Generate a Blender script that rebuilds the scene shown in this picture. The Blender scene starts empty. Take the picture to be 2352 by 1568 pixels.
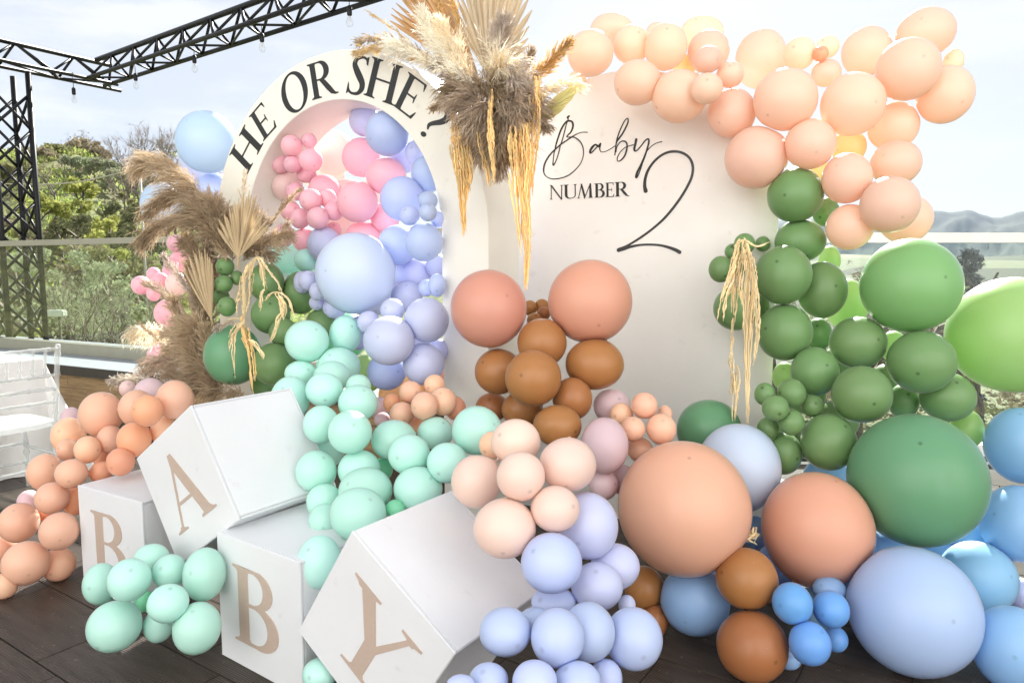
import bpy, bmesh, math, random
import numpy as np
from mathutils import Vector, Matrix, Quaternion

# ------------------------------------------------------------------ camera, sky, sun, exposure
SC = bpy.context.scene
COL = SC.collection
FPX, PITCH, EYE = 1629.15, 0.10452, 1.364          # focal length on a 2352 px wide sight grid, downward tilt, eye height
CXP, CYP = 1176.0, 784.0
cam_data = bpy.data.cameras.new('camera')
cam_data.sensor_width = 36.0
cam_data.lens = FPX / 2352 * 36.0
cam_data.clip_start, cam_data.clip_end = 0.05, 30000
cam = bpy.data.objects.new('camera', cam_data)
COL.objects.link(cam)
cam.location = (0, 0, EYE)
cam.rotation_euler = (math.pi / 2 - PITCH, 0, 0)
SC.camera = cam

SUN_EL, SUN_AZ = math.radians(34), math.radians(15)   # azimuth measured from +Y towards +X: the sun stands behind the decor
world = bpy.data.worlds.new('World')
SC.world = world
world.use_nodes = True
wn, wl = world.node_tree.nodes, world.node_tree.links
bg = wn['Background']
sky = wn.new('ShaderNodeTexSky')
sky.sky_type = 'NISHITA'
sky.sun_disc = False
sky.sun_elevation, sky.sun_rotation = SUN_EL, SUN_AZ
sky.altitude, sky.air_density, sky.dust_density, sky.ozone_density = 300, 1.0, 1.2, 1.0
tc = wn.new('ShaderNodeTexCoord')
mp = wn.new('ShaderNodeMapping'); mp.inputs['Scale'].default_value = (1.3, 1.3, 5.0)
nz = wn.new('ShaderNodeTexNoise'); nz.inputs['Scale'].default_value = 2.6; nz.inputs['Detail'].default_value = 9; nz.inputs['Roughness'].default_value = 0.6
cr = wn.new('ShaderNodeMapRange'); cr.interpolation_type = 'SMOOTHSTEP'; cr.inputs['From Min'].default_value = 0.44; cr.inputs['From Max'].default_value = 0.68
cr.inputs['To Min'].default_value = 0.0; cr.inputs['To Max'].default_value = 0.85
veil = wn.new('ShaderNodeMix'); veil.data_type = 'RGBA'; veil.inputs['Factor'].default_value = 0.86; veil.inputs['B'].default_value = (4.3, 4.48, 4.8, 1)   # thin high cloud over the whole sky
mixc = wn.new('ShaderNodeMix'); mixc.data_type = 'RGBA'
mixc.inputs['B'].default_value = (5.5, 5.6, 5.75, 1)
wl.new(tc.outputs['Generated'], mp.inputs['Vector']); wl.new(mp.outputs['Vector'], nz.inputs['Vector'])
wl.new(nz.outputs['Fac'], cr.inputs['Value']); wl.new(cr.outputs['Result'], mixc.inputs['Factor'])
wl.new(sky.outputs['Color'], veil.inputs['A']); wl.new(veil.outputs['Result'], mixc.inputs['A']); wl.new(mixc.outputs['Result'], bg.inputs['Color'])
bg.inputs['Strength'].default_value = 0.06
sun_data = bpy.data.lights.new('sun', 'SUN')
sun_data.energy, sun_data.angle, sun_data.color = 5.0, math.radians(0.55), (1.0, 0.965, 0.91)
sun = bpy.data.objects.new('sun', sun_data)
COL.objects.link(sun)
SUN_DIR = Vector((math.sin(SUN_AZ) * math.cos(SUN_EL), math.cos(SUN_AZ) * math.cos(SUN_EL), math.sin(SUN_EL)))
sun.rotation_euler = SUN_DIR.to_track_quat('Z', 'Y').to_euler()
SC.view_settings.view_transform = 'Standard'
SC.view_settings.look = 'None'
SC.view_settings.exposure = 1.62
SC.view_settings.gamma = 1.0
SC.view_settings.use_curve_mapping = False
SC.render.engine = 'CYCLES'
cy = SC.cycles
cy.max_bounces, cy.diffuse_bounces, cy.glossy_bounces, cy.transmission_bounces, cy.transparent_max_bounces = 12, 6, 4, 10, 24
cy.sample_clamp_indirect = 12
cy.use_denoising = True
cy.caustics_reflective = False
cy.caustics_refractive = False

# ------------------------------------------------------------------ small helpers
R = random.Random(7)
V = Vector

def ray(px, py):
    dx, dv = (px - CXP) / FPX, (CYP - py) / FPX
    return V((dx, math.cos(PITCH) + dv * math.sin(PITCH), -math.sin(PITCH) + dv * math.cos(PITCH)))
EYEV = V((0, 0, EYE))
NV = V((0.5, 0.8660254, 0))                      # depth axis of the decor (it is set at 30 degrees to the camera)
def at_d(px, py, d): return EYEV + ray(px, py) * d
def at_v(px, py, v):
    r = ray(px, py)
    return EYEV + r * (v / r.dot(NV))
def at_z(px, py, z):
    r = ray(px, py)
    return EYEV + r * ((z - EYE) / r.z)
def at_plane(px, py, p0, n):
    r = ray(px, py)
    return EYEV + r * ((p0 - EYEV).dot(n) / r.dot(n))

def srgb(r, g, b):
    f = lambda c: (c / 255) / 12.92 if c / 255 <= 0.04045 else ((c / 255 + 0.055) / 1.055) ** 2.4
    return (f(r), f(g), f(b), 1.0)

def mesh_obj(name, verts, faces, mat=None, parent=None, smooth=False, loc=None, rot=None, edges=()):
    me = bpy.data.meshes.new(name)
    me.from_pydata([tuple(v) for v in verts], list(edges), faces)
    if smooth:
        me.polygons.foreach_set('use_smooth', [True] * len(me.polygons))
    if mat: me.materials.append(mat)
    me.update()
    return link(name, me, parent, loc, rot)

def link(name, data, parent=None, loc=None, rot=None):
    o = bpy.data.objects.new(name, data)
    COL.objects.link(o)
    if parent: o.parent = parent
    if loc is not None: o.location = loc
    if rot is not None:
        o.rotation_mode = 'QUATERNION'; o.rotation_quaternion = rot
    return o

def tag(o, label=None, cat=None, group=None, kind=None):
    if label: o['label'] = label
    if cat: o['category'] = cat
    if group: o['group'] = group
    if kind: o['kind'] = kind
    return o

def empty(name, loc, label, cat, group=None, rotz=0):
    o = link(name, None, None, loc)
    o.rotation_euler = (0, 0, rotz)
    o.empty_display_size = 0.1
    return tag(o, label, cat, group)

class MB:
    """collects shapes into one mesh"""
    def __init__(s): s.v, s.f = [], []
    def add(s, verts, faces):
        n = len(s.v); s.v += [tuple(v) for v in verts]; s.f += [tuple(i + n for i in f) for f in faces]
    def box(s, a, b, M=None):
        x0, y0, z0 = a; x1, y1, z1 = b
        vs = [V(p) for p in ((x0,y0,z0),(x1,y0,z0),(x1,y1,z0),(x0,y1,z0),(x0,y0,z1),(x1,y0,z1),(x1,y1,z1),(x0,y1,z1))]
        if M: vs = [M @ v for v in vs]
        s.add(vs, [(0,3,2,1),(4,5,6,7),(0,1,5,4),(1,2,6,5),(2,3,7,6),(3,0,4,7)])
    def tube(s, pts, rad, n=8, cap=True):
        pts = [V(p) for p in pts]
        rs = rad if isinstance(rad, (list, tuple)) else [rad] * len(pts)
        base = len(s.v); up = None
        for i, p in enumerate(pts):
            t = (pts[min(i + 1, len(pts) - 1)] - pts[max(i - 1, 0)])
            t = t.normalized() if t.length > 1e-9 else V((0, 0, 1))
            if up is None:
                up = t.orthogonal().normalized()
            else:
                up = (up - t * up.dot(t))
                up = up.normalized() if up.length > 1e-6 else t.orthogonal().normalized()
            w = t.cross(up)
            for k in range(n):
                a = 2 * math.pi * k / n
                s.v.append(tuple(p + (up * math.cos(a) + w * math.sin(a)) * rs[i]))
        for i in range(len(pts) - 1):
            for k in range(n):
                a, b = base + i * n + k, base + i * n + (k + 1) % n
                s.f.append((a, b, b + n, a + n))
        if cap:
            s.f.append(tuple(base + k for k in reversed(range(n))))
            s.f.append(tuple(base + (len(pts) - 1) * n + k for k in range(n)))
    def build(s, name, mat, parent=None, smooth=False, loc=None, rot=None):
        return mesh_obj(name, s.v, s.f, mat, parent, smooth, loc, rot)

def catmull(pts, n=8):
    """smooth curve through points given as tuples of equal length"""
    P = [np.array(p, float) for p in pts]
    P = [2 * P[0] - P[1]] + P + [2 * P[-1] - P[-2]]
    out = []
    for i in range(1, len(P) - 2):
        a, b, c, d = P[i - 1], P[i], P[i + 1], P[i + 2]
        for k in range(n):
            t = k / n
            out.append(0.5 * ((2 * b) + (-a + c) * t + (2 * a - 5 * b + 4 * c - d) * t * t + (-a + 3 * b - 3 * c + d) * t ** 3))
    out.append(P[-2])
    return out

# ------------------------------------------------------------------ materials
def new_mat(name):
    m = bpy.data.materials.new(name); m.use_nodes = True
    nt = m.node_tree
    for n in list(nt.nodes): nt.nodes.remove(n)
    out = nt.nodes.new('ShaderNodeOutputMaterial')
    return m, nt.nodes, nt.links, out

def pbr(name, col, rough=0.5, noise=0.0, nscale=20, bump=0.0, bscale=60, metallic=0.0, spec=0.5, coord='Object'):
    m, N, L, out = new_mat(name)
    b = N.new('ShaderNodeBsdfPrincipled')
    b.inputs['Roughness'].default_value = rough
    b.inputs['Metallic'].default_value = metallic
    b.inputs['Specular IOR Level'].default_value = spec
    L.new(b.outputs[0], out.inputs[0])
    t = N.new('ShaderNodeTexCoord')
    if noise > 0:
        n = N.new('ShaderNodeTexNoise'); n.inputs['Scale'].default_value = nscale; n.inputs['Detail'].default_value = 6
        L.new(t.outputs[coord], n.inputs['Vector'])
        mr = N.new('ShaderNodeMapRange'); mr.inputs['From Min'].default_value = 0.3; mr.inputs['From Max'].default_value = 0.7
        mr.inputs['To Min'].default_value = 1 - noise; mr.inputs['To Max'].default_value = 1 + noise
        L.new(n.outputs['Fac'], mr.inputs['Value'])
        mx = N.new('ShaderNodeVectorMath'); mx.operation = 'SCALE'; mx.inputs[0].default_value = col[:3]
        L.new(mr.outputs[0], mx.inputs['Scale']); L.new(mx.outputs[0], b.inputs['Base Color'])
    else:
        b.inputs['Base Color'].default_value = (*col[:3], 1)
    if bump > 0:
        n2 = N.new('ShaderNodeTexNoise'); n2.inputs['Scale'].default_value = bscale; n2.inputs['Detail'].default_value = 5
        L.new(t.outputs[coord], n2.inputs['Vector'])
        bp = N.new('ShaderNodeBump'); bp.inputs['Strength'].default_value = bump; bp.inputs['Distance'].default_value = 0.01
        L.new(n2.outputs['Fac'], bp.inputs['Height']); L.new(bp.outputs[0], b.inputs['Normal'])
    return m

def schlick(N, L, f0):
    """reflectance that is the same from both sides of a thin sheet"""
    g = N.new('ShaderNodeNewGeometry')
    d = N.new('ShaderNodeVectorMath'); d.operation = 'DOT_PRODUCT'; L.new(g.outputs['Incoming'], d.inputs[0]); L.new(g.outputs['Normal'], d.inputs[1])
    a = N.new('ShaderNodeMath'); a.operation = 'ABSOLUTE'; L.new(d.outputs['Value'], a.inputs[0])
    s = N.new('ShaderNodeMath'); s.operation = 'SUBTRACT'; s.inputs[0].default_value = 1.0; L.new(a.outputs[0], s.inputs[1])
    p = N.new('ShaderNodeMath'); p.operation = 'POWER'; L.new(s.outputs[0], p.inputs[0]); p.inputs[1].default_value = 5.0
    m = N.new('ShaderNodeMath'); m.operation = 'MULTIPLY_ADD'; L.new(p.outputs[0], m.inputs[0]); m.inputs[1].default_value = 1 - f0; m.inputs[2].default_value = f0
    return m

def latex(name, col, trans, tip, gloss_rough=0.34):
    """matt balloon rubber: partly translucent skin, a darker thick spot at the tip, faint sheen and dust"""
    m, N, L, out = new_mat(name)
    t = N.new('ShaderNodeTexCoord')
    sp = N.new('ShaderNodeSeparateXYZ'); L.new(t.outputs['Object'], sp.inputs[0])
    cb_ = N.new('ShaderNodeCombineXYZ'); L.new(sp.outputs['X'], cb_.inputs['X']); L.new(sp.outputs['Y'], cb_.inputs['Y'])
    ln = N.new('ShaderNodeVectorMath'); ln.operation = 'LENGTH'; L.new(cb_.outputs[0], ln.inputs[0])
    m0 = N.new('ShaderNodeMapRange'); m0.interpolation_type = 'SMOOTHSTEP'
    m0.inputs['From Min'].default_value = 0.0105; m0.inputs['From Max'].default_value = 0.003
    L.new(ln.outputs['Value'], m0.inputs['Value'])
    gt = N.new('ShaderNodeMath'); gt.operation = 'GREATER_THAN'; gt.inputs[1].default_value = 0.0; L.new(sp.outputs['Z'], gt.inputs[0])
    mr = N.new('ShaderNodeMath'); mr.operation = 'MULTIPLY'; L.new(m0.outputs[0], mr.inputs[0]); L.new(gt.outputs[0], mr.inputs[1])
    info = N.new('ShaderNodeObjectInfo')
    hv = N.new('ShaderNodeHueSaturation'); hv.inputs['Color'].default_value = (*col[:3], 1)
    r1 = N.new('ShaderNodeMapRange'); r1.inputs['To Min'].default_value = 0.93; r1.inputs['To Max'].default_value = 1.05
    L.new(info.outputs['Random'], r1.inputs['Value']); L.new(r1.outputs[0], hv.inputs['Value'])
    r2 = N.new('ShaderNodeMapRange'); r2.inputs['To Min'].default_value = 0.492; r2.inputs['To Max'].default_value = 0.508
    L.new(info.outputs['Random'], r2.inputs['Value']); L.new(r2.outputs[0], hv.inputs['Hue'])
    mx = N.new('ShaderNodeMix'); mx.data_type = 'RGBA'
    L.new(hv.outputs[0], mx.inputs['A']); mx.inputs['B'].default_value = (*[c * tip for c in col[:3]], 1)
    L.new(mr.outputs[0], mx.inputs['Factor'])
    # specks of dust
    n = N.new('ShaderNodeTexNoise'); n.inputs['Scale'].default_value = 170; n.inputs['Detail'].default_value = 2
    L.new(t.outputs['Object'], n.inputs['Vector'])
    dr = N.new('ShaderNodeMapRange'); dr.inputs['From Min'].default_value = 0.765; dr.inputs['From Max'].default_value = 0.80; dr.inputs['To Max'].default_value = 0.3
    L.new(n.outputs['Fac'], dr.inputs['Value'])
    m2 = N.new('ShaderNodeMix'); m2.data_type = 'RGBA'; m2.inputs['B'].default_value = (0.8, 0.78, 0.75, 1)
    L.new(mx.outputs['Result'], m2.inputs['A']); L.new(dr.outputs[0], m2.inputs['Factor'])
    d = N.new('ShaderNodeBsdfDiffuse'); L.new(m2.outputs['Result'], d.inputs['Color'])
    tr = N.new('ShaderNodeBsdfTranslucent'); L.new(m2.outputs['Result'], tr.inputs['Color'])
    s = N.new('ShaderNodeMixShader'); s.inputs[0].default_value = trans
    L.new(d.outputs[0], s.inputs[1]); L.new(tr.outputs[0], s.inputs[2])
    g = N.new('ShaderNodeBsdfGlossy'); g.inputs['Roughness'].default_value = gloss_rough
    fr = schlick(N, L, 0.035)
    s2 = N.new('ShaderNodeMixShader')
    L.new(fr.outputs[0], s2.inputs[0]); L.new(s.outputs[0], s2.inputs[1]); L.new(g.outputs[0], s2.inputs[2])
    L.new(s2.outputs[0], out.inputs[0])
    return m

def fibre(name, col, trans=0.35, var=0.25, rough=0.6, nscale=9):
    """dry grass, leaves, petals: two sided thin stuff, colour varies along the object"""
    m, N, L, out = new_mat(name)
    t = N.new('ShaderNodeTexCoord')
    n = N.new('ShaderNodeTexNoise'); n.inputs['Scale'].default_value = nscale; n.inputs['Detail'].default_value = 4
    L.new(t.outputs['Object'], n.inputs['Vector'])
    g = N.new('ShaderNodeNewGeometry')
    ad = N.new('ShaderNodeMath'); ad.operation = 'ADD'
    L.new(n.outputs['Fac'], ad.inputs[0]); L.new(g.outputs['Random Per Island'], ad.inputs[1])
    mr = N.new('ShaderNodeMapRange'); mr.inputs['From Min'].default_value = 0.3; mr.inputs['From Max'].default_value = 1.7
    mr.inputs['To Min'].default_value = 1 - var; mr.inputs['To Max'].default_value = 1 + var
    L.new(ad.outputs[0], mr.inputs['Value'])
    mx = N.new('ShaderNodeVectorMath'); mx.operation = 'SCALE'; mx.inputs[0].default_value = col[:3]
    L.new(mr.outputs[0], mx.inputs['Scale'])
    d = N.new('ShaderNodeBsdfDiffuse'); L.new(mx.outputs[0], d.inputs['Color'])
    tr = N.new('ShaderNodeBsdfTranslucent'); L.new(mx.outputs[0], tr.inputs['Color'])
    s = N.new('ShaderNodeMixShader'); s.inputs[0].default_value = trans
    L.new(d.outputs[0], s.inputs[1]); L.new(tr.outputs[0], s.inputs[2])
    L.new(s.outputs[0], out.inputs[0])
    return m

def clear(name, tint, ior=1.45, rough=0.02, milk=0.0):
    m, N, L, out = new_mat(name)
    tr = N.new('ShaderNodeBsdfTransparent'); tr.inputs['Color'].default_value = (*tint, 1)
    g = N.new('ShaderNodeBsdfGlossy'); g.inputs['Roughness'].default_value = rough
    fr = schlick(N, L, ((ior - 1) / (ior + 1)) ** 2)
    s = N.new('ShaderNodeMixShader')
    L.new(fr.outputs[0], s.inputs[0]); L.new(tr.outputs[0], s.inputs[1]); L.new(g.outputs[0], s.inputs[2])
    last = s
    if milk > 0:
        d = N.new('ShaderNodeBsdfDiffuse'); d.inputs['Color'].default_value = (0.85, 0.87, 0.86, 1)
        s2 = N.new('ShaderNodeMixShader'); s2.inputs[0].default_value = milk
        L.new(s.outputs[0], s2.inputs[1]); L.new(d.outputs[0], s2.inputs[2]); last = s2
    L.new(last.outputs[0], out.inputs[0])
    return m

LATEX = {}
def add_latex(k, rgb, trans, tip=0.8): LATEX[k] = latex('latex_' + k.lower(), srgb(*rgb), trans, tip)
add_latex('SB', (206, 226, 249), 0.32); add_latex('PB', (210, 224, 246), 0.20); add_latex('PW', (200, 213, 247), 0.22)
add_latex('LI', (212, 217, 246), 0.22); add_latex('RP', (249, 200, 212), 0.28); add_latex('BL', (250, 224, 220), 0.36)
add_latex('PE', (254, 208, 178), 0.24); add_latex('PD', (253, 190, 152), 0.26); add_latex('PM', (250, 222, 208), 0.25)
add_latex('PP', (253, 223, 202), 0.36); add_latex('YP', (250, 222, 172), 0.42); add_latex('YE', (250, 210, 156), 0.42)
add_latex('MV', (230, 202, 208), 0.20); add_latex('MT', (203, 247, 235), 0.24); add_latex('MG', (150, 232, 190), 0.26)
add_latex('DP', (222, 160, 138), 0.14); add_latex('DL', (231, 174, 150), 0.14); add_latex('BR', (174, 118, 72), 0.10, 0.6)
add_latex('DG', (124, 160, 104), 0.22, 0.5); add_latex('MGR', (142, 192, 126), 0.28, 0.6); add_latex('BG', (106, 158, 116), 0.16, 0.55)
add_latex('LG', (180, 214, 144), 0.40); add_latex('BB', (154, 190, 236), 0.20); add_latex('SM', (118, 176, 240), 0.20)  # first colour is the dark green with backlight painted in as lime
add_latex('SK', (158, 204, 240), 0.26); add_latex('PP2', (182, 206, 242), 0.20)
# ------------------------------------------------------------------ terrace, parapet, glass, boards
AX = math.radians(-33.5)
UX, VX = V((math.cos(AX), math.sin(AX), 0)), V((-math.sin(AX), math.cos(AX), 0))
def uv(u, v, z=0.0): return UX * u + VX * v + V((0, 0, z))
def frame(xaxis, origin=V((0, 0, 0)), z=V((0, 0, 1))):
    x = xaxis.normalized(); y = z.cross(x).normalized()
    return Matrix(((x.x, y.x, z.x, origin.x), (x.y, y.y, z.y, origin.y), (x.z, y.z, z.z, origin.z), (0, 0, 0, 1)))

# tiles: ribbed brown deck planks
def deck_mat(name, base, rib):
    m, N, L, out = new_mat(name)
    b = N.new('ShaderNodeBsdfPrincipled'); L.new(b.outputs[0], out.inputs[0])
    b.inputs['Roughness'].default_value = 0.42
    b.inputs['Specular IOR Level'].default_value = 0.35
    t = N.new('ShaderNodeTexCoord'); info = N.new('ShaderNodeObjectInfo')
    mp = N.new('ShaderNodeMapping'); mp.inputs['Scale'].default_value = (3, 22, 3)
    L.new(t.outputs['Object'], mp.inputs['Vector'])
    ofs = N.new('ShaderNodeVectorMath'); ofs.operation = 'ADD'
    L.new(mp.outputs[0], ofs.inputs[0]); sc = N.new('ShaderNodeVectorMath'); sc.operation = 'SCALE'; sc.inputs[0].default_value = (37, 91, 13)
    L.new(info.outputs['Random'], sc.inputs['Scale']); L.new(sc.outputs[0], ofs.inputs[1])
    n = N.new('ShaderNodeTexNoise'); n.inputs['Scale'].default_value = 1.6; n.inputs['Detail'].default_value = 8
    L.new(ofs.outputs[0], n.inputs['Vector'])
    ramp = N.new('ShaderNodeValToRGB')
    ramp.color_ramp.elements[0].position = 0.3; ramp.color_ramp.elements[0].color = (*[c * 0.62 for c in base], 1)
    ramp.color_ramp.elements[1].position = 0.72; ramp.color_ramp.elements[1].color = (*[c * 1.3 for c in base], 1)
    L.new(n.outputs['Fac'], ramp.inputs[0])
    # scuffs and dust
    n2 = N.new('ShaderNodeTexNoise'); n2.inputs['Scale'].default_value = 34; n2.inputs['Detail'].default_value = 3; n2.inputs['Roughness'].default_value = 0.8
    ofs2 = N.new('ShaderNodeVectorMath'); ofs2.operation = 'ADD'
    L.new(t.outputs['Object'], ofs2.inputs[0]); L.new(sc.outputs[0], ofs2.inputs[1]); L.new(ofs2.outputs[0], n2.inputs['Vector'])
    mr = N.new('ShaderNodeMapRange'); mr.inputs['From Min'].default_value = 0.655; mr.inputs['From Max'].default_value = 0.73; mr.inputs['To Max'].default_value = 0.55
    L.new(n2.outputs['Fac'], mr.inputs['Value'])
    mx = N.new('ShaderNodeMix'); mx.data_type = 'RGBA'; mx.inputs['B'].default_value = (0.42, 0.38, 0.34, 1)
    L.new(ramp.outputs[0], mx.inputs['A']); L.new(mr.outputs[0], mx.inputs['Factor']); L.new(mx.outputs['Result'], b.inputs['Base Color'])
    # fine ribs along the plank
    sp = N.new('ShaderNodeSeparateXYZ'); L.new(t.outputs['Object'], sp.inputs[0])
    mu = N.new('ShaderNodeMath'); mu.operation = 'MULTIPLY'; mu.inputs[1].default_value = 2 * math.pi / rib
    L.new(sp.outputs['Y'], mu.inputs[0]); si = N.new('ShaderNodeMath'); si.operation = 'SINE'; L.new(mu.outputs[0], si.inputs[0])
    bp = N.new('ShaderNodeBump'); bp.inputs['Strength'].default_value = 0.55; bp.inputs['Distance'].default_value = 0.0015
    L.new(si.outputs[0], bp.inputs['Height']); L.new(bp.outputs[0], b.inputs['Normal'])
    return m
M_TILE = deck_mat('deck_tile', (0.058, 0.043, 0.033), 0.0085)
M_GROUT = pbr('deck_joint', (0.075, 0.062, 0.05), 0.85, 0.3, 9, 0.2, 80)
M_WALLTILE = deck_mat('wall_tile', (0.32, 0.21, 0.11), 0.02)
M_COPING = pbr('grey_stone', (0.30, 0.32, 0.34), 0.55, 0.12, 14, 0.1, 120)
M_DARKEDGE = pbr('dark_metal_edge', (0.045, 0.038, 0.034), 0.5, 0.15, 10)
M_RAIL = pbr('rail_metal', (0.34, 0.33, 0.27), 0.45, 0.05, 8, metallic=0.2)
M_RAILW = pbr('rail_white', (0.78, 0.78, 0.74), 0.4, 0.04, 8)
M_GLASS = clear('railing_glass', (0.90, 0.935, 0.91), 1.28, 0.015, 0.006)
M_BLACK = pbr('black_steel', (0.008, 0.008, 0.009), 0.45, 0.2, 6, spec=0.3)

# parapet line (glass) at the left and the right-hand railing; they meet behind the boards
PA, PB = V((-5.74, 7.91, 0)), V((-3.61, 6.83, 0))
PD = (PB - PA).normalized(); PN = V((PD.y, -PD.x, 0))          # PN points to the terrace side
if PN.y > 0: PN = -PN
RY = 4.95
corner = PA + PD * ((RY - PA.y) / PD.y)
left_end = PA - PD * 7.0
slab_poly = [left_end + PN * 0.2, corner + V((-0.2, -0.1, 0)), V((7.5, RY - 0.1, 0)), V((7.5, -7, 0)), V((left_end.x - 3.6, -7, 0))]
vs = [(p.x, p.y, -0.008) for p in slab_poly] + [(p.x, p.y, -0.35) for p in slab_poly]
n = len(slab_poly)
floor = mesh_obj('terrace_floor', vs, [tuple(reversed(range(n))), tuple(range(n, 2 * n))] + [(i, (i + 1) % n, n + (i + 1) % n, n + i) for i in range(n)], M_GROUT)
tag(floor, kind='structure')

def inside(p):
    ok = False
    for i in range(n):
        a, b = slab_poly[i], slab_poly[(i + 1) % n]
        if (a.y > p.y) != (b.y > p.y) and p.x < (b.x - a.x) * (p.y - a.y) / (b.y - a.y) + a.x: ok = not ok
    return ok
def project(p):
    q = p - EYEV
    d = q.y * math.cos(PITCH) - q.z * math.sin(PITCH); u = q.y * math.sin(PITCH) + q.z * math.cos(PITCH)
    return (CXP + FPX * q.x / d, CYP - FPX * u / d, d) if d > 0.05 else (0, 0, -1)

def slab_mesh(name, l, w, h, bev, mat):
    bm = bmesh.new()
    bmesh.ops.create_cube(bm, size=1)
    bmesh.ops.scale(bm, vec=(l, w, h), verts=bm.verts)
    bmesh.ops.translate(bm, vec=(0, 0, -h / 2), verts=bm.verts)
    if bev: bmesh.ops.bevel(bm, geom=list(bm.edges), offset=bev, segments=1, affect='EDGES')
    me = bpy.data.meshes.new(name); bm.to_mesh(me); bm.free(); me.materials.append(mat)
    return me
TL, TW = 0.60, 0.305
tile_me = slab_mesh('tile', TL - 0.005, TW - 0.005, 0.012, 0.0012, M_TILE)
cand = []
for j in range(-14, 24):
    off = {0: 0.0, 1: 0.43, 2: 0.15}[j % 3] + 0.03
    for i in range(-14, 14):
        u, v = i * TL + off, 1.036 + (j + 0.5) * TW
        p = uv(u, v)
        if not all(inside(p + UX * a + VX * b) for a in (-.3, .3) for b in (-.15, .15)): continue
        x, y, d = project(p)
        seen = d > 0 and -260 < x < 2612 and y < 1900
        cand.append((0 if seen else 1, p.length, p))
cand.sort(key=lambda c: (c[0], c[1]))
for k, (s_, d_, p) in enumerate(cand[:300]):
    o = link('tile', tile_me, floor, p + V((0, 0, R.uniform(-0.0008, 0.0008))))
    o.rotation_euler = (R.uniform(-.0012, .0012), R.uniform(-.0012, .0012), AX)
mb = MB()
for s_, d_, p in cand[300:]:
    M = frame(UX, p); mb.box((-TL / 2 + .0025, -TW / 2 + .0025, -0.012), (TL / 2 - .0025, TW / 2 - .0025, 0), M)
if mb.v:
    o = mb.build('paving', M_TILE, floor); o['kind'] = 'stuff'

# unseen white facade added behind the camera to bounce sun onto the decor
M_FACADE = pbr('white_render', (0.86, 0.865, 0.875), 0.85, 0.03, 2, 0.1, 30)
M_PANE = pbr('window_pane', (0.03, 0.035, 0.04), 0.05)
fac = empty('restaurant_building', V((0, -3.7, 0)), 'white rendered restaurant front with windows facing the terrace from behind', 'building')
FW, FH = 11.0, 7.5
holes = [(-8.6, .9, -6.6, 2.4), (-5.4, .9, -3.4, 2.4), (3.4, .9, 5.4, 2.4), (6.6, .9, 8.6, 2.4), (-1.1, 0, 1.1, 2.4), (-8.6, 4.3, -6.6, 5.8), (3.4, 4.3, 5.4, 5.8), (-1.0, 4.3, 1.0, 5.8)]
xs_ = sorted({-FW, FW} | {h[0] for h in holes} | {h[2] for h in holes}); zs_ = sorted({0.0, FH} | {h[1] for h in holes} | {h[3] for h in holes})
mb = MB()
for xa_, xb_ in zip(xs_[:-1], xs_[1:]):
    for za_, zb_ in zip(zs_[:-1], zs_[1:]):
        if not any(h[0] <= xa_ and xb_ <= h[2] and h[1] <= za_ and zb_ <= h[3] for h in holes): mb.box((xa_, -.3, za_), (xb_, 0, zb_))
mb.build('wall', M_FACADE, fac)
mb = MB(); mb.box((-FW - .2, -6, FH + .002), (FW + .2, .25, FH + .2)); mb.build('roof', M_COPING, fac)
for h in holes:
    mb = MB(); w_ = .07
    for a_, b_ in (((h[0] + .003, -.2, h[1] + .003), (h[0] + w_, -.1, h[3] - .003)), ((h[2] - w_, -.2, h[1] + .003), (h[2] - .003, -.1, h[3] - .003)), ((h[0] + w_, -.2, h[3] - w_), (h[2] - w_, -.1, h[3] - .003)), ((h[0] + w_, -.2, h[1] + .003), (h[2] - w_, -.1, h[1] + w_))): mb.box(a_, b_)
    wo = mb.build('door' if h[1] == 0 else 'window', M_RAILW, fac)
    mb = MB(); mb.box((h[0] + w_, -.16, h[1] + w_), (h[2] - w_, -.15, h[3] - w_)); mb.build('pane', M_PANE, wo)

# low parapet with coping, tiles and glass on top
ZC = 0.47
Lp = (corner - left_end).length
Mw = frame(PD, left_end)                                       # x along the wall to the right, y away from the terrace
par = empty('parapet_wall', left_end, 'low brown tiled parapet wall with grey stone coping at the left terrace edge', 'wall')
Mi = Matrix.Translation(-left_end)
mb = MB(); mb.box((0, -0.52, 0), (Lp, 0.75, ZC - 0.09), Mi @ Mw); mb.build('wall_core', M_GROUT, par)
cope = slab_mesh('coping_stone', 1.196, 1.38, 0.03, 0.003, M_COPING)
k = 0
while (k + 1) * 1.2 <= Lp:
    o = link('coping_stone', cope, par, (Mi @ Mw) @ V(((k + .5) * 1.2, 0.12, ZC)))
    o.rotation_euler = (0, 0, math.atan2(PD.y, PD.x)); k += 1
mb = MB(); mb.box((0, -0.575, ZC - 0.088), (Lp, -0.545, ZC - 0.002), Mi @ Mw); mb.box((0, -0.545, ZC - 0.088), (Lp, 0.70, ZC - 0.031), Mi @ Mw)
mb.build('edge_strip', M_DARKEDGE, par)
wt = slab_mesh('wall_tile', 0.596, 0.296, 0.012, 0.0015, M_WALLTILE)
wt2 = slab_mesh('wall_tile_cut', 0.596, 0.116, 0.012, 0.0015, M_WALLTILE)
ang = math.atan2(PD.y, PD.x)
q = Quaternion((0, 0, 1), ang) @ Quaternion((1, 0, 0), math.radians(90))
for row, (zc, me, off) in enumerate(((0.318, wt2, 0.0), (0.110, wt, 0.27))):
    x = 0.4 + off
    while x < Lp - 0.4:
        p = Mw @ V((x, -0.534, zc))
        X = project(p)
        if X[2] > 0 and -150 < X[0] < 1300:
            o = link('wall_tile', me, par, p - left_end, q)
        x += 0.6
gl = empty('glass_railing', left_end + V((0, 0, ZC)), 'frameless glass railing with bronze grey handrail on the left parapet', 'railing')
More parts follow.
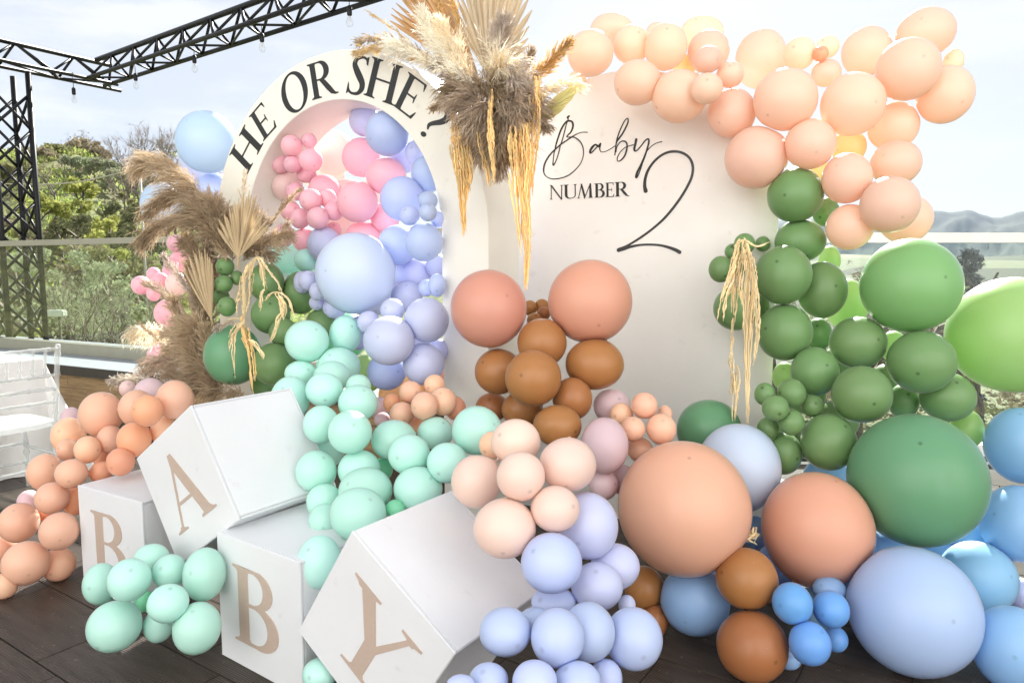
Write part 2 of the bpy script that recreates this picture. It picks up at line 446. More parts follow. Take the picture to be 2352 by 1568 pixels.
Mg = Matrix.Translation(-(left_end + V((0, 0, ZC)))) @ Mw
ZT = 1.60
joint = None
j0 = (at_plane(329, 640, PA, PN) - left_end).dot(PD)
xs = sorted([j0 + 2.0 * k for k in range(-6, 4)])
xs = [x for x in xs if 0.3 < x < Lp - .1]
xs = [0.05] + xs + [Lp - 0.02]
for a, b in zip(xs[:-1], xs[1:]):
    mb = MB(); mb.box((a + .008, -0.006, ZC + .06), (b - .008, 0.006, ZT - 0.012), Mg); mb.build('glass_panel', M_GLASS, gl)
mb = MB(); mb.box((0, -0.035, ZT - 0.012), (Lp, 0.035, ZT + 0.045), Mg); mb.build('handrail', M_RAIL, gl)
mb = MB(); mb.box((0, -0.045, ZC + .001), (Lp, -0.008, ZC + 0.115), Mg); mb.box((0, 0.008, ZC + .001), (Lp, 0.045, ZC + 0.115), Mg); mb.build('base_channel', M_RAIL, gl)

gr = empty('glass_railing', V((corner.x, RY, 0)), 'glass railing with white handrail behind the big green balloons at the right', 'railing')
mb = MB()
xs = [0.02, 1.25, 2.5, 3.75, 5.0, 7.2]
for a, b in zip(xs[:-1], xs[1:]):
    mb = MB(); mb.box((a + .008, -0.006, 0.09), (b - .008, 0.006, 1.53)); mb.build('glass_panel', M_GLASS, gr)
mb = MB(); mb.box((0, -0.04, 1.53), (7.2, 0.04, 1.598)); mb.build('handrail', M_RAILW, gr)
mb = MB(); mb.box((0, -0.05, 0.035), (7.2, 0.05, 0.115)); mb.build('base_channel', M_RAILW, gr)
mb = MB(); mb.box((0, -0.09, -0.09), (7.2, 0.25, 0.0)); mb.build('kerb', M_RAILW, gr)
mb = MB(); mb.box((0, -0.06, 0.0), (7.2, 0.06, 0.035)); mb.build('seal_strip', M_BLACK, gr)

# ------------------------------------------------------------------ lettering: strokes cut from thin vinyl
def strip(pts, closed=False):
    """ribbon polygon from (x, y, width) points -> verts, quads"""
    vs, fs = [], []
    m = len(pts)
    for i, (x, y, w) in enumerate(pts):
        a = pts[(i + 1) % m] if closed or i + 1 < m else pts[i]
        b = pts[i - 1] if closed or i > 0 else pts[i]
        tx, ty = a[0] - b[0], a[1] - b[1]; l = math.hypot(tx, ty) or 1
        nx, ny = -ty / l * w / 2, tx / l * w / 2
        vs += [(x + nx, y + ny), (x - nx, y - ny)]
    for i in range(m if closed else m - 1):
        j = (i + 1) % m
        fs.append((2 * i, 2 * i + 1, 2 * j + 1, 2 * j))
    return vs, fs
def poly(*p): return list(p), [tuple(range(len(p)))]
def ser(x0, x1, y, up, s=0.07, t=0.028, b=0.05):
    """bracketed serif on a stem end; up=+1 sits at the foot, -1 at the head"""
    L_ = [(x0 - s, y), (x1 + s, y), (x1 + s, y + up * t), (x1 + 0.02, y + up * (t + .02)), (x1, y + up * (t + b)), (x0, y + up * (t + b)), (x0 - 0.02, y + up * (t + .02)), (x0 - s, y + up * t)]
    return poly(*(L_ if up > 0 else reversed(L_)))
def stem(x, w, y0=0.0, y1=1.0, foot=True, head=True, s=0.07):
    x0, x1 = x - w / 2, x + w / 2
    out = [poly((x0, y0), (x1, y0), (x1, y1), (x0, y1))]
    if foot: out.append(ser(x0, x1, y0, 1, s))
    if head: out.append(ser(x0, x1, y1, -1, s))
    return out
def arc(cx, cy, rx, ry, a0, a1, w0, w1, n=18, wm=None):
    P = []
    for i in range(n + 1):
        t = i / n; a = math.radians(a0 + (a1 - a0) * t)
        w = w0 + (w1 - w0) * t if wm is None else (w0 * (1 - t) + w1 * t) + (wm - (w0 + w1) / 2) * math.sin(math.pi * t)
        P.append((cx + rx * math.cos(a), cy + ry * math.sin(a), w))
    return strip(P)
TH_, TN = 0.15, 0.045      # thick and thin strokes
def bowl(x, yc, rx, ry, th=TH_):
    return [arc(x, yc, rx - th / 2, ry - TN / 2, 90, -90, TN, TN, 20, th)]
GLYPH = {}
GLYPH['H'] = stem(.17, TH_) + stem(.68, TH_) + [poly((.2, .48), (.66, .48), (.66, .53), (.2, .53))]
GLYPH['E'] = stem(.17, TH_) + [poly((.2, .95), (.60, .95), (.60, 1.0), (.2, 1.0)), poly((.55, .955), (.60, .80), (.615, .80), (.612, .99)),
    poly((.2, .48), (.47, .48), (.47, .53), (.2, .53)), poly((.45, .5), (.475, .38), (.49, .38), (.49, .63), (.475, .63)),
    poly((.2, 0), (.62, 0), (.62, .05), (.2, .05)), poly((.555, .045), (.62, .01), (.665, .22), (.65, .22))]
GLYPH['O'] = [strip([(.42 + (.365 - .0) * math.cos(a) * .92, .5 + .475 * math.sin(a), 0.05 + 0.105 * abs(math.cos(a - 0.25)) ** 1.6) for a in [2 * math.pi * i / 40 for i in range(40)]], True)]
GLYPH['R'] = stem(.17, TH_) + [poly((.2, .955), (.36, .955), (.36, 1.0), (.2, 1.0))] + bowl(.36, .74, .27, .26) + [poly((.2, .48), (.36, .48), (.36, .525), (.2, .525)),
    strip([(.36, .51, .10), (.44, .40, .13), (.55, .22, .14), (.64, .08, .12), (.72, .025, .06), (.80, .022, .03)])]
GLYPH['B'] = stem(.17, TH_) + [poly((.2, .957), (.34, .957), (.34, 1.0), (.2, 1.0)), poly((.2, .51), (.36, .51), (.36, .553), (.2, .553)), poly((.2, 0), (.36, 0), (.36, .045), (.2, .045))] \
    + bowl(.34, .76, .25, .24, .13) + bowl(.35, .276, .31, .276, .15)
GLYPH['S'] = [strip(catmull([(.475, .80, .03), (.46, .90, .05), (.40, .955, .06), (.31, .965, .07), (.18, .90, .10), (.145, .77, .13), (.22, .63, .16), (.33, .48, .17), (.43, .33, .15), (.44, .18, .13), (.36, .065, .09), (.24, .035, .07), (.14, .06, .06), (.08, .14, .05), (.065, .25, .03)], 5)),
    poly((.45, .97), (.49, .78), (.505, .78), (.50, 1.0)), poly((.05, .30), (.065, .30), (.10, .06), (.04, .0))]
GLYPH['?'] = [strip(catmull([(.06, .80, .04), (.12, .93, .07), (.25, .975, .09), (.40, .92, .13), (.46, .77, .15), (.40, .62, .14), (.27, .47, .11), (.21, .36, .08), (.24, .24, .03)], 5)),
    ([(.22 + .07 * math.cos(2 * math.pi * i / 18), .07 + .07 * math.sin(2 * math.pi * i / 18)) for i in range(18)], [tuple(range(18))])]
GLYPH['N'] = stem(.14, .055, 0, 1, True, False, .06) + stem(.84, .055, 0, 1, False, True, .06) + [poly((.05, 1.0), (.02, 1.03), (.15, 1.04), (.22, .98), (.868, .0), (.868, -.04), (.84, -.05), (.80, -.03), (.13, .93))]
GLYPH['U'] = stem(.2, TH_, .3, 1, False, True) + stem(.72, .055, .3, 1, False, True, .06) + [strip(catmull([(.2, .31, TH_), (.215, .18, .14), (.30, .06, .09), (.44, .022, .05), (.60, .06, .05), (.70, .17, .052), (.72, .31, .055)], 5))]
GLYPH['M'] = [strip([(.13, .02, .05), (.24, .98, .05)]), ser(.11, .15, 0, 1, .06), poly((.19, 1.03), (.27, 1.03), (.55, .16), (.53, -.04), (.48, -.04), (.20, .92)), strip([(.50, .0, .045), (.77, .98, .05)]),
    poly((.74, 1.03), (.82, 1.03), (.96, 0), (.80, 0), (.73, .86)), ser(.80, .96, 0, 1, .05)]
GLYPH['A'] = [strip([(.12, .02, .045), (.43, .99, .05)]), ser(.09, .15, 0, 1, .09), poly((.38, 1.02), (.46, 1.02), (.86, 0), (.68, 0), (.36, .86)), ser(.69, .85, 0, 1, .09), poly((.20, .33), (.58, .33), (.56, .375), (.21, .375))]
GLYPH['Y'] = stem(.45, TH_, 0, .46, True, False, .12) + [poly((.08, 1.0), (.26, 1.0), (.525, .46), (.525, .38), (.375, .38), (.375, .46)), ser(.08, .26, 1, -1, .08), strip([(.48, .42, .07), (.73, .98, .045)]), ser(.70, .76, 1, -1, .09)]
M_INK = pbr('black_vinyl', (0.012, 0.012, 0.013), 0.35, 0.3, 160, 0.1, 300)
M_TAUPE = pbr('taupe_vinyl', srgb(190, 169, 155), 0.5, 0.03, 60)

def letter(ch, parent, o, ex, ey, nrm, mat, thick=0.0016, inv=None, pieces=None, name='letter'):
    """vinyl letter: glyph x,y -> o + x*ex + y*ey (world), raised along nrm; pieces overlap at slightly different heights"""
    mb = MB()
    flip = ex.cross(ey).dot(nrm) < 0
    for i, (vs, fs) in enumerate(pieces or GLYPH[ch]):
        h = thick + 0.00018 * i
        top = [o + ex * x + ey * y + nrm * h for x, y in [p[:2] for p in vs]]
        bot = [p - nrm * (h - 0.0002) for p in top]
        k = len(top)
        cnt = {}
        F = []
        for f in fs:
            # orient counter clockwise in glyph space
            ar = sum(vs[f[a]][0] * vs[f[(a + 1) % len(f)]][1] - vs[f[(a + 1) % len(f)]][0] * vs[f[a]][1] for a in range(len(f)))
            g = f if (ar > 0) != flip else tuple(reversed(f))
            F.append(g)
            for a in range(len(g)):
                e = (g[a], g[(a + 1) % len(g)]); cnt[e] = 1
        faces = list(F)
        for (a, b) in cnt:
            if (b, a) not in cnt: faces.append((b, a, a + k, b + k))
        mb.add(top + bot, faces)
    if inv is not None: mb.v = [tuple(inv @ V(v)) for v in mb.v]
    return mb.build(name, mat, parent)

def painted(name, col, rough=0.42):
    """roller painted board: soft blotches, fine texture, a few specks and scuffs"""
    m = pbr(name, col, rough, 0.035, 2.2, 0.09, 220)
    N, L = m.node_tree.nodes, m.node_tree.links
    b = next(n for n in N if n.type == 'BSDF_PRINCIPLED'); src = b.inputs['Base Color'].links[0].from_socket
    t = N.new('ShaderNodeTexCoord'); mix_in = src
    for sc_, lo, hi, amt, c in ((95, .755, .775, .55, (.25, .22, .2)), (14, .66, .78, .22, (.45, .42, .38))):
        n = N.new('ShaderNodeTexNoise'); n.inputs['Scale'].default_value = sc_; n.inputs['Detail'].default_value = 3; L.new(t.outputs['Object'], n.inputs['Vector'])
        r = N.new('ShaderNodeMapRange'); r.inputs['From Min'].default_value = lo; r.inputs['From Max'].default_value = hi; r.inputs['To Max'].default_value = amt; L.new(n.outputs['Fac'], r.inputs['Value'])
        x = N.new('ShaderNodeMix'); x.data_type = 'RGBA'; x.inputs['B'].default_value = (*c, 1); L.new(mix_in, x.inputs['A']); L.new(r.outputs[0], x.inputs['Factor']); mix_in = x.outputs['Result']
    L.new(mix_in, b.inputs['Base Color'])
    return m
# ------------------------------------------------------------------ the two arched boards
M_ARCH = painted('cream_paint', (0.81, 0.785, 0.715))
M_BOARD = painted('warm_white_paint', (0.81, 0.785, 0.75))
YAW1 = -0.486
u1, v1 = V((math.cos(YAW1), math.sin(YAW1), 0)), V((-math.sin(YAW1), math.cos(YAW1), 0))
W1, SPR1, B1R, AI, BI, DEP1 = 1.813, 1.522, 0.928, 0.651, 0.688, 0.305
c1 = V((-0.109, 3.3, 0)) - u1 * (W1 / 2)
def arch_outline(a, b, spr, n=72, m=10):
    P = [(a, spr * i / m) for i in range(m)] + [(a * math.cos(math.pi * i / n), spr + b * math.sin(math.pi * i / n)) for i in range(n + 1)] + [(-a, spr * (m - 1 - i) / m) for i in range(m)]
    return P
def on1(x, z, y=0.0): return c1 + u1 * x + v1 * y + V((0, 0, z))
arch = empty('open_arch', c1, 'deep cream open arch lettered HE OR SHE? around its curve', 'arch')
Ma = Matrix.Translation(-c1)
po, pi_ = arch_outline(W1 / 2, B1R, SPR1), arch_outline(AI, BI, SPR1)
bm = bmesh.new()
rows = []
for y in (0.0, DEP1):
    rows.append(([bm.verts.new(Ma @ on1(x, z, y)) for x, z in po], [bm.verts.new(Ma @ on1(x, z, y)) for x, z in pi_]))
k = len(po)
for i in range(k - 1):
    (fo, fi), (bo, bi) = rows
    bm.faces.new((fo[i + 1], fo[i], fi[i], fi[i + 1])); bm.faces.new((bo[i], bo[i + 1], bi[i + 1], bi[i]))
    bm.faces.new((fo[i], fo[i + 1], bo[i + 1], bo[i])); bm.faces.new((fi[i + 1], fi[i], bi[i], bi[i + 1]))
bm.normal_update()
sharp = [e for e in bm.edges if len(e.link_faces) == 2 and e.link_faces[0].normal.angle(e.link_faces[1].normal) > 1.0]
bmesh.ops.bevel(bm, geom=sharp, offset=0.0025, segments=2, affect='EDGES')
bmesh.ops.recalc_face_normals(bm, faces=bm.faces)
me = bpy.data.meshes.new('arch_body'); bm.to_mesh(me); bm.free(); me.materials.append(M_ARCH)
for p in me.polygons: p.use_smooth = True
me.set_sharp_from_angle(angle=math.radians(35))
link('arch_body', me, arch)

n1 = -v1
def cv(x, y): return (516.7 + .2197 * x, 105.7 + .2197 * y)
def place(ch, parent, xa, xb, A, B, C, p0, nr, inv, mat=M_INK):
    a, b, c = (at_plane(*q, p0, nr) for q in (A, B, C))
    ex = (b - a) / (xb - xa); ey = c - a
    o = a - ex * xa
    return letter(ch, parent, o, ex, ey, nr, mat, inv=inv)
for ch, xa, xb, A, B, C in (
    ('H', .17, .68, (265, 1285), (372, 1080), (75, 1085)),
    ('E', .17, .62, (436, 962), (540, 845), (284, 703)),
    ('O', .42, .84, (765, 690), (905, 640), (690, 278)),
    ('R', .17, .80, (965, 556), (1190, 492), (906, 186)),
    ('S', .27, .55, (1350, 515), (1455, 537), (1425, 103)),
    ('H', .17, .68, (1505, 532), (1705, 606), (1600, 130)),
    ('E', .17, .62, (1800, 655), (1945, 765), (1968, 305)),
    ('?', .22, .50, (2062, 945), (2165, 1020), (2275, 625))):
    place(ch, arch, xa, xb, cv(*A), cv(*B), cv(*C), c1, n1, Ma)

YAW2 = -0.42
u2, v2 = V((math.cos(YAW2), math.sin(YAW2), 0)), V((-math.sin(YAW2), math.cos(YAW2), 0))
R2, TOP2 = 0.782, 2.363
c2 = V((1.272, 3.439, 0)) - u2 * R2
board = empty('round_top_board', c2, 'solid white round topped board reading Baby NUMBER 2', 'sign board')
Mb = Matrix.Translation(-c2)
SPR2 = TOP2 - R2 * 1.02
bm = bmesh.new()
P2 = arch_outline(R2, R2 * 1.02, SPR2)
f_ = [bm.verts.new(Mb @ (c2 + u2 * x + V((0, 0, z)))) for x, z in P2]
b_ = [bm.verts.new(Mb @ (c2 + u2 * x + v2 * 0.06 + V((0, 0, z)))) for x, z in P2]
bm.faces.new(f_); bm.faces.new(list(reversed(b_)))
for i in range(len(P2)):
    j = (i + 1) % len(P2); bm.faces.new((f_[j], f_[i], b_[i], b_[j]))
bm.normal_update(); bmesh.ops.recalc_face_normals(bm, faces=bm.faces)
me = bpy.data.meshes.new('board_panel'); bm.to_mesh(me); bm.free(); me.materials.append(M_BOARD)
link('board_panel', me, board)
n2 = -v2
def c2v(x, y): return (1250.6 + .16474 * x, 328.8 + .16474 * y)
for ch, xa, xb, A, B, C in (('N', .14, .84, (95, 787), (240, 782), (95, 592)), ('U', .2, .72, (305, 777), (432, 771), (300, 581)), ('M', .13, .9, (475, 771), (650, 763), (492, 575)),
    ('B', .17, .64, (730, 761), (838, 757), (728, 563)), ('E', .17, .64, (880, 753), (970, 749), (878, 553)), ('R', .17, .80, (1020, 746), (1185, 739), (1018, 544))):
    place(ch, board, xa, xb, c2v(*A), c2v(*B), c2v(*C), c2, n2, Mb)
def script_word(name, strokes, cvf, k):
    """handwritten strokes traced as centre lines with pen width"""
    ex0 = u2; ez = V((0, 0, 1))
    pieces = []
    for st in strokes:
        pts = []
        for x, y, w in catmull(st, 6):
            p = at_plane(*cvf(x, y), c2, n2); p_ = at_plane(*cvf(x + w * .7, y + w * .7), c2, n2)
            wd = (p_ - p).length
            q = p - c2
            pts.append((q.dot(u2), q.z, wd))
        # round ends
        for e, s_ in ((0, 1), (-1, -1)):
            x, y, w = pts[e]
            ring = [(x + w / 2 * math.cos(2 * math.pi * i / 12), y + w / 2 * math.sin(2 * math.pi * i / 12)) for i in range(12)]
            pieces.append((ring, [tuple(range(12))]))
        pieces.append(strip(pts))
    return letter('', board, c2, ex0, ez, n2, M_INK, inv=Mb, pieces=pieces, name=name)
cs = lambda x, y: (1232.9 + .12980 * x, 258.3 + .12980 * y)
B_ST = [[(572, 68, 30), (548, 92, 34), (556, 120, 18), (550, 150, 14)],
 [(550, 150, 14), (520, 230, 16), (490, 350, 18), (455, 480, 18), (415, 600, 18), (385, 730, 16), (345, 850, 16), (300, 932, 22), (288, 915, 20), (292, 850, 16), (305, 730, 16), (325, 660, 22), (345, 560, 26), (385, 430, 28), (430, 310, 30), (480, 220, 30), (530, 165, 30), (570, 152, 30), (620, 165, 30), (642, 215, 32), (635, 280, 30), (600, 355, 24), (560, 395, 22), (532, 430, 18), (560, 440, 18), (610, 437, 20), (670, 445, 20), (740, 490, 22), (790, 550, 20), (820, 630, 18), (828, 720, 14), (810, 820, 12), (770, 910, 12), (700, 1000, 14), (610, 1080, 18), (540, 1125, 20), (440, 1160, 18), (330, 1178, 18), (240, 1170, 16), (160, 1125, 16), (125, 1060, 22), (125, 980, 28), (150, 890, 30), (200, 800, 30), (270, 710, 26), (340, 645, 24), (430, 565, 24), (520, 505, 22), (600, 450, 22), (680, 400, 18), (760, 365, 12), (830, 352, 12), (895, 355, 16)]]
A_ST = [[(1128, 552, 26), (1112, 592, 30), (1085, 600, 36), (1040, 572, 28), (985, 615, 40), (948, 680, 40), (948, 718, 32), (985, 700, 22), (1040, 640, 20), (1095, 590, 22), (1130, 555, 24), (1115, 640, 22), (1130, 690, 16), (1165, 703, 12), (1230, 688, 12), (1310, 645, 14), (1385, 595, 14)]]
L_ST = [[(1381, 755, 18), (1390, 680, 18), (1400, 600, 22), (1415, 500, 24), (1450, 380, 22), (1500, 260, 22), (1550, 160, 20), (1600, 108, 18), (1618, 130, 20), (1610, 190, 24), (1570, 280, 28), (1510, 390, 28), (1450, 470, 28), (1415, 530, 20), (1400, 610, 20)],
 [(1400, 700, 22), (1412, 640, 14), (1440, 570, 16), (1490, 520, 18), (1540, 508, 22), (1585, 535, 26), (1600, 590, 26), (1590, 670, 28), (1560, 760, 28), (1510, 830, 24), (1455, 865, 16), (1425, 845, 14), (1435, 780, 14), (1490, 690, 14), (1570, 620, 14), (1640, 595, 14), (1710, 575, 16)]]
Y_ST = [[(1760, 480, 44), (1745, 560, 40), (1728, 640, 40), (1738, 682, 32), (1780, 668, 22), (1850, 590, 22), (1920, 500, 24), (1972, 472, 28), (1985, 520, 32), (1965, 610, 32), (1935, 710, 30), (1890, 830, 34), (1830, 960, 36), (1780, 1060, 40), (1758, 1140, 38), (1775, 1148, 24), (1810, 1080, 18), (1850, 970, 18), (1890, 830, 22), (1930, 720, 20), (1980, 650, 16), (2050, 585, 16), (2130, 540, 16), (2210, 520, 20)]]
for st in (B_ST, A_ST, L_ST, Y_ST): script_word('script_letter', st, cs, 1)
T_ST = [[(1412, 668, 56), (1398, 600, 46), (1405, 500, 40), (1440, 390, 36), (1510, 280, 32), (1610, 185, 32), (1720, 130, 34), (1830, 118, 34), (1930, 140, 34), (2010, 195, 34), (2055, 270, 36), (2070, 360, 36), (2050, 480, 36), (1990, 610, 36), (1900, 760, 36), (1790, 910, 36), (1660, 1060, 34), (1500, 1200, 32), (1350, 1310, 32), (1200, 1405, 30), (1110, 1452, 36), (1035, 1490, 58)],
 [(1040, 1492, 46), (1110, 1475, 42), (1200, 1445, 36), (1330, 1420, 30), (1480, 1414, 30), (1620, 1425, 32), (1740, 1455, 40), (1830, 1490, 48), (1885, 1520, 52)]]
script_word('numeral', T_ST, c2v, 1)

# ------------------------------------------------------------------ letter boxes
S = 0.45
M_BOX = painted('white_foam_board', (0.75, 0.755, 0.775), 0.52)
M_CORE = pbr('foam_core', (0.55, 0.56, 0.58), 0.8, 0.3, 40)
def rot_box(yaw, roll):
    return Matrix.Rotation(yaw, 3, 'Z') @ Matrix(((math.cos(roll), 0, math.sin(roll)), (0, 1, 0), (-math.sin(roll), 0, math.cos(roll))))
def letter_box(ch, x, y, z, yaw, roll, label):
    root = empty('letter_box', V((x, y, z)), label, 'box', 'white BABY letter boxes')
    root.rotation_mode = 'QUATERNION'; root.rotation_quaternion = rot_box(yaw, roll).to_quaternion()
    h, t, g = S / 2, 0.008, 0.0018
    mb = MB(); mb.box((-h + t, t, -h + t), (h - t, S - t, h - t)); mb.build('core', M_CORE, root)
    def panel(name, a, b):
        bm = bmesh.new(); m_ = MB(); m_.box(a, b)
        vv = [bm.verts.new(p) for p in m_.v]
        for f in m_.f: bm.faces.new([vv[i] for i in f])
        bmesh.ops.bevel(bm, geom=list(bm.edges), offset=0.0024, segments=2, affect='EDGES')
        me = bpy.data.meshes.new(name); bm.to_mesh(me); bm.free(); me.materials.append(M_BOX)
        return link(name, me, root)
    e = 0.0006
    panel('front_panel', (-h, 0, -h), (h, t, h))
    panel('back_panel', (-h, S - t, -h), (h, S, h))
    panel('top_panel', (-h + .001, t + g, h - t - R.uniform(0, .001)), (h - .001, S - t - g, h - e))
    panel('bottom_panel', (-h + .001, t + g, -h + e), (h - .001, S - t - g, -h + t))
    panel('side_panel', (-h + e, t + g, -h + t + g), (-h + t, S - t - g, h - t - g))
    panel('side_panel', (h - t, t + g, -h + t + g), (h - e, S - t - g, h - t - g))
    cap = 0.60 * S
    wf = {'B': (.56, .62), 'A': (.64, .78), 'Y': (.66, .80)}[ch]
    ex = V((wf[0] * S / {'B': .66, 'A': .95, 'Y': .85}[ch], 0, 0)); ey = V((0, 0, cap))
    mid = {'B': .38, 'A': .47, 'Y': .42}[ch]
    letter(ch, root, V((0, 0, -cap / 2)) - ex * mid, ex, ey, V((0, -1, 0)), M_TAUPE)
    return root
letter_box('B', -1.638, 2.797, 0.2255, -0.528, 0, 'white box with letter B behind mint balloons, leftmost on the deck')
letter_box('B', -0.843, 2.251, 0.2255, -0.618, 0, 'white box with fully visible letter B standing upright on the deck')
letter_box('A', -1.202, 2.532, 0.561, -0.573, -0.591, 'white box with letter A tilted on top between the two B boxes')
letter_box('Y', -0.406, 1.924, 0.303, -0.593, 0.587, 'white box with letter Y tipped on its edge, nearest the camera')
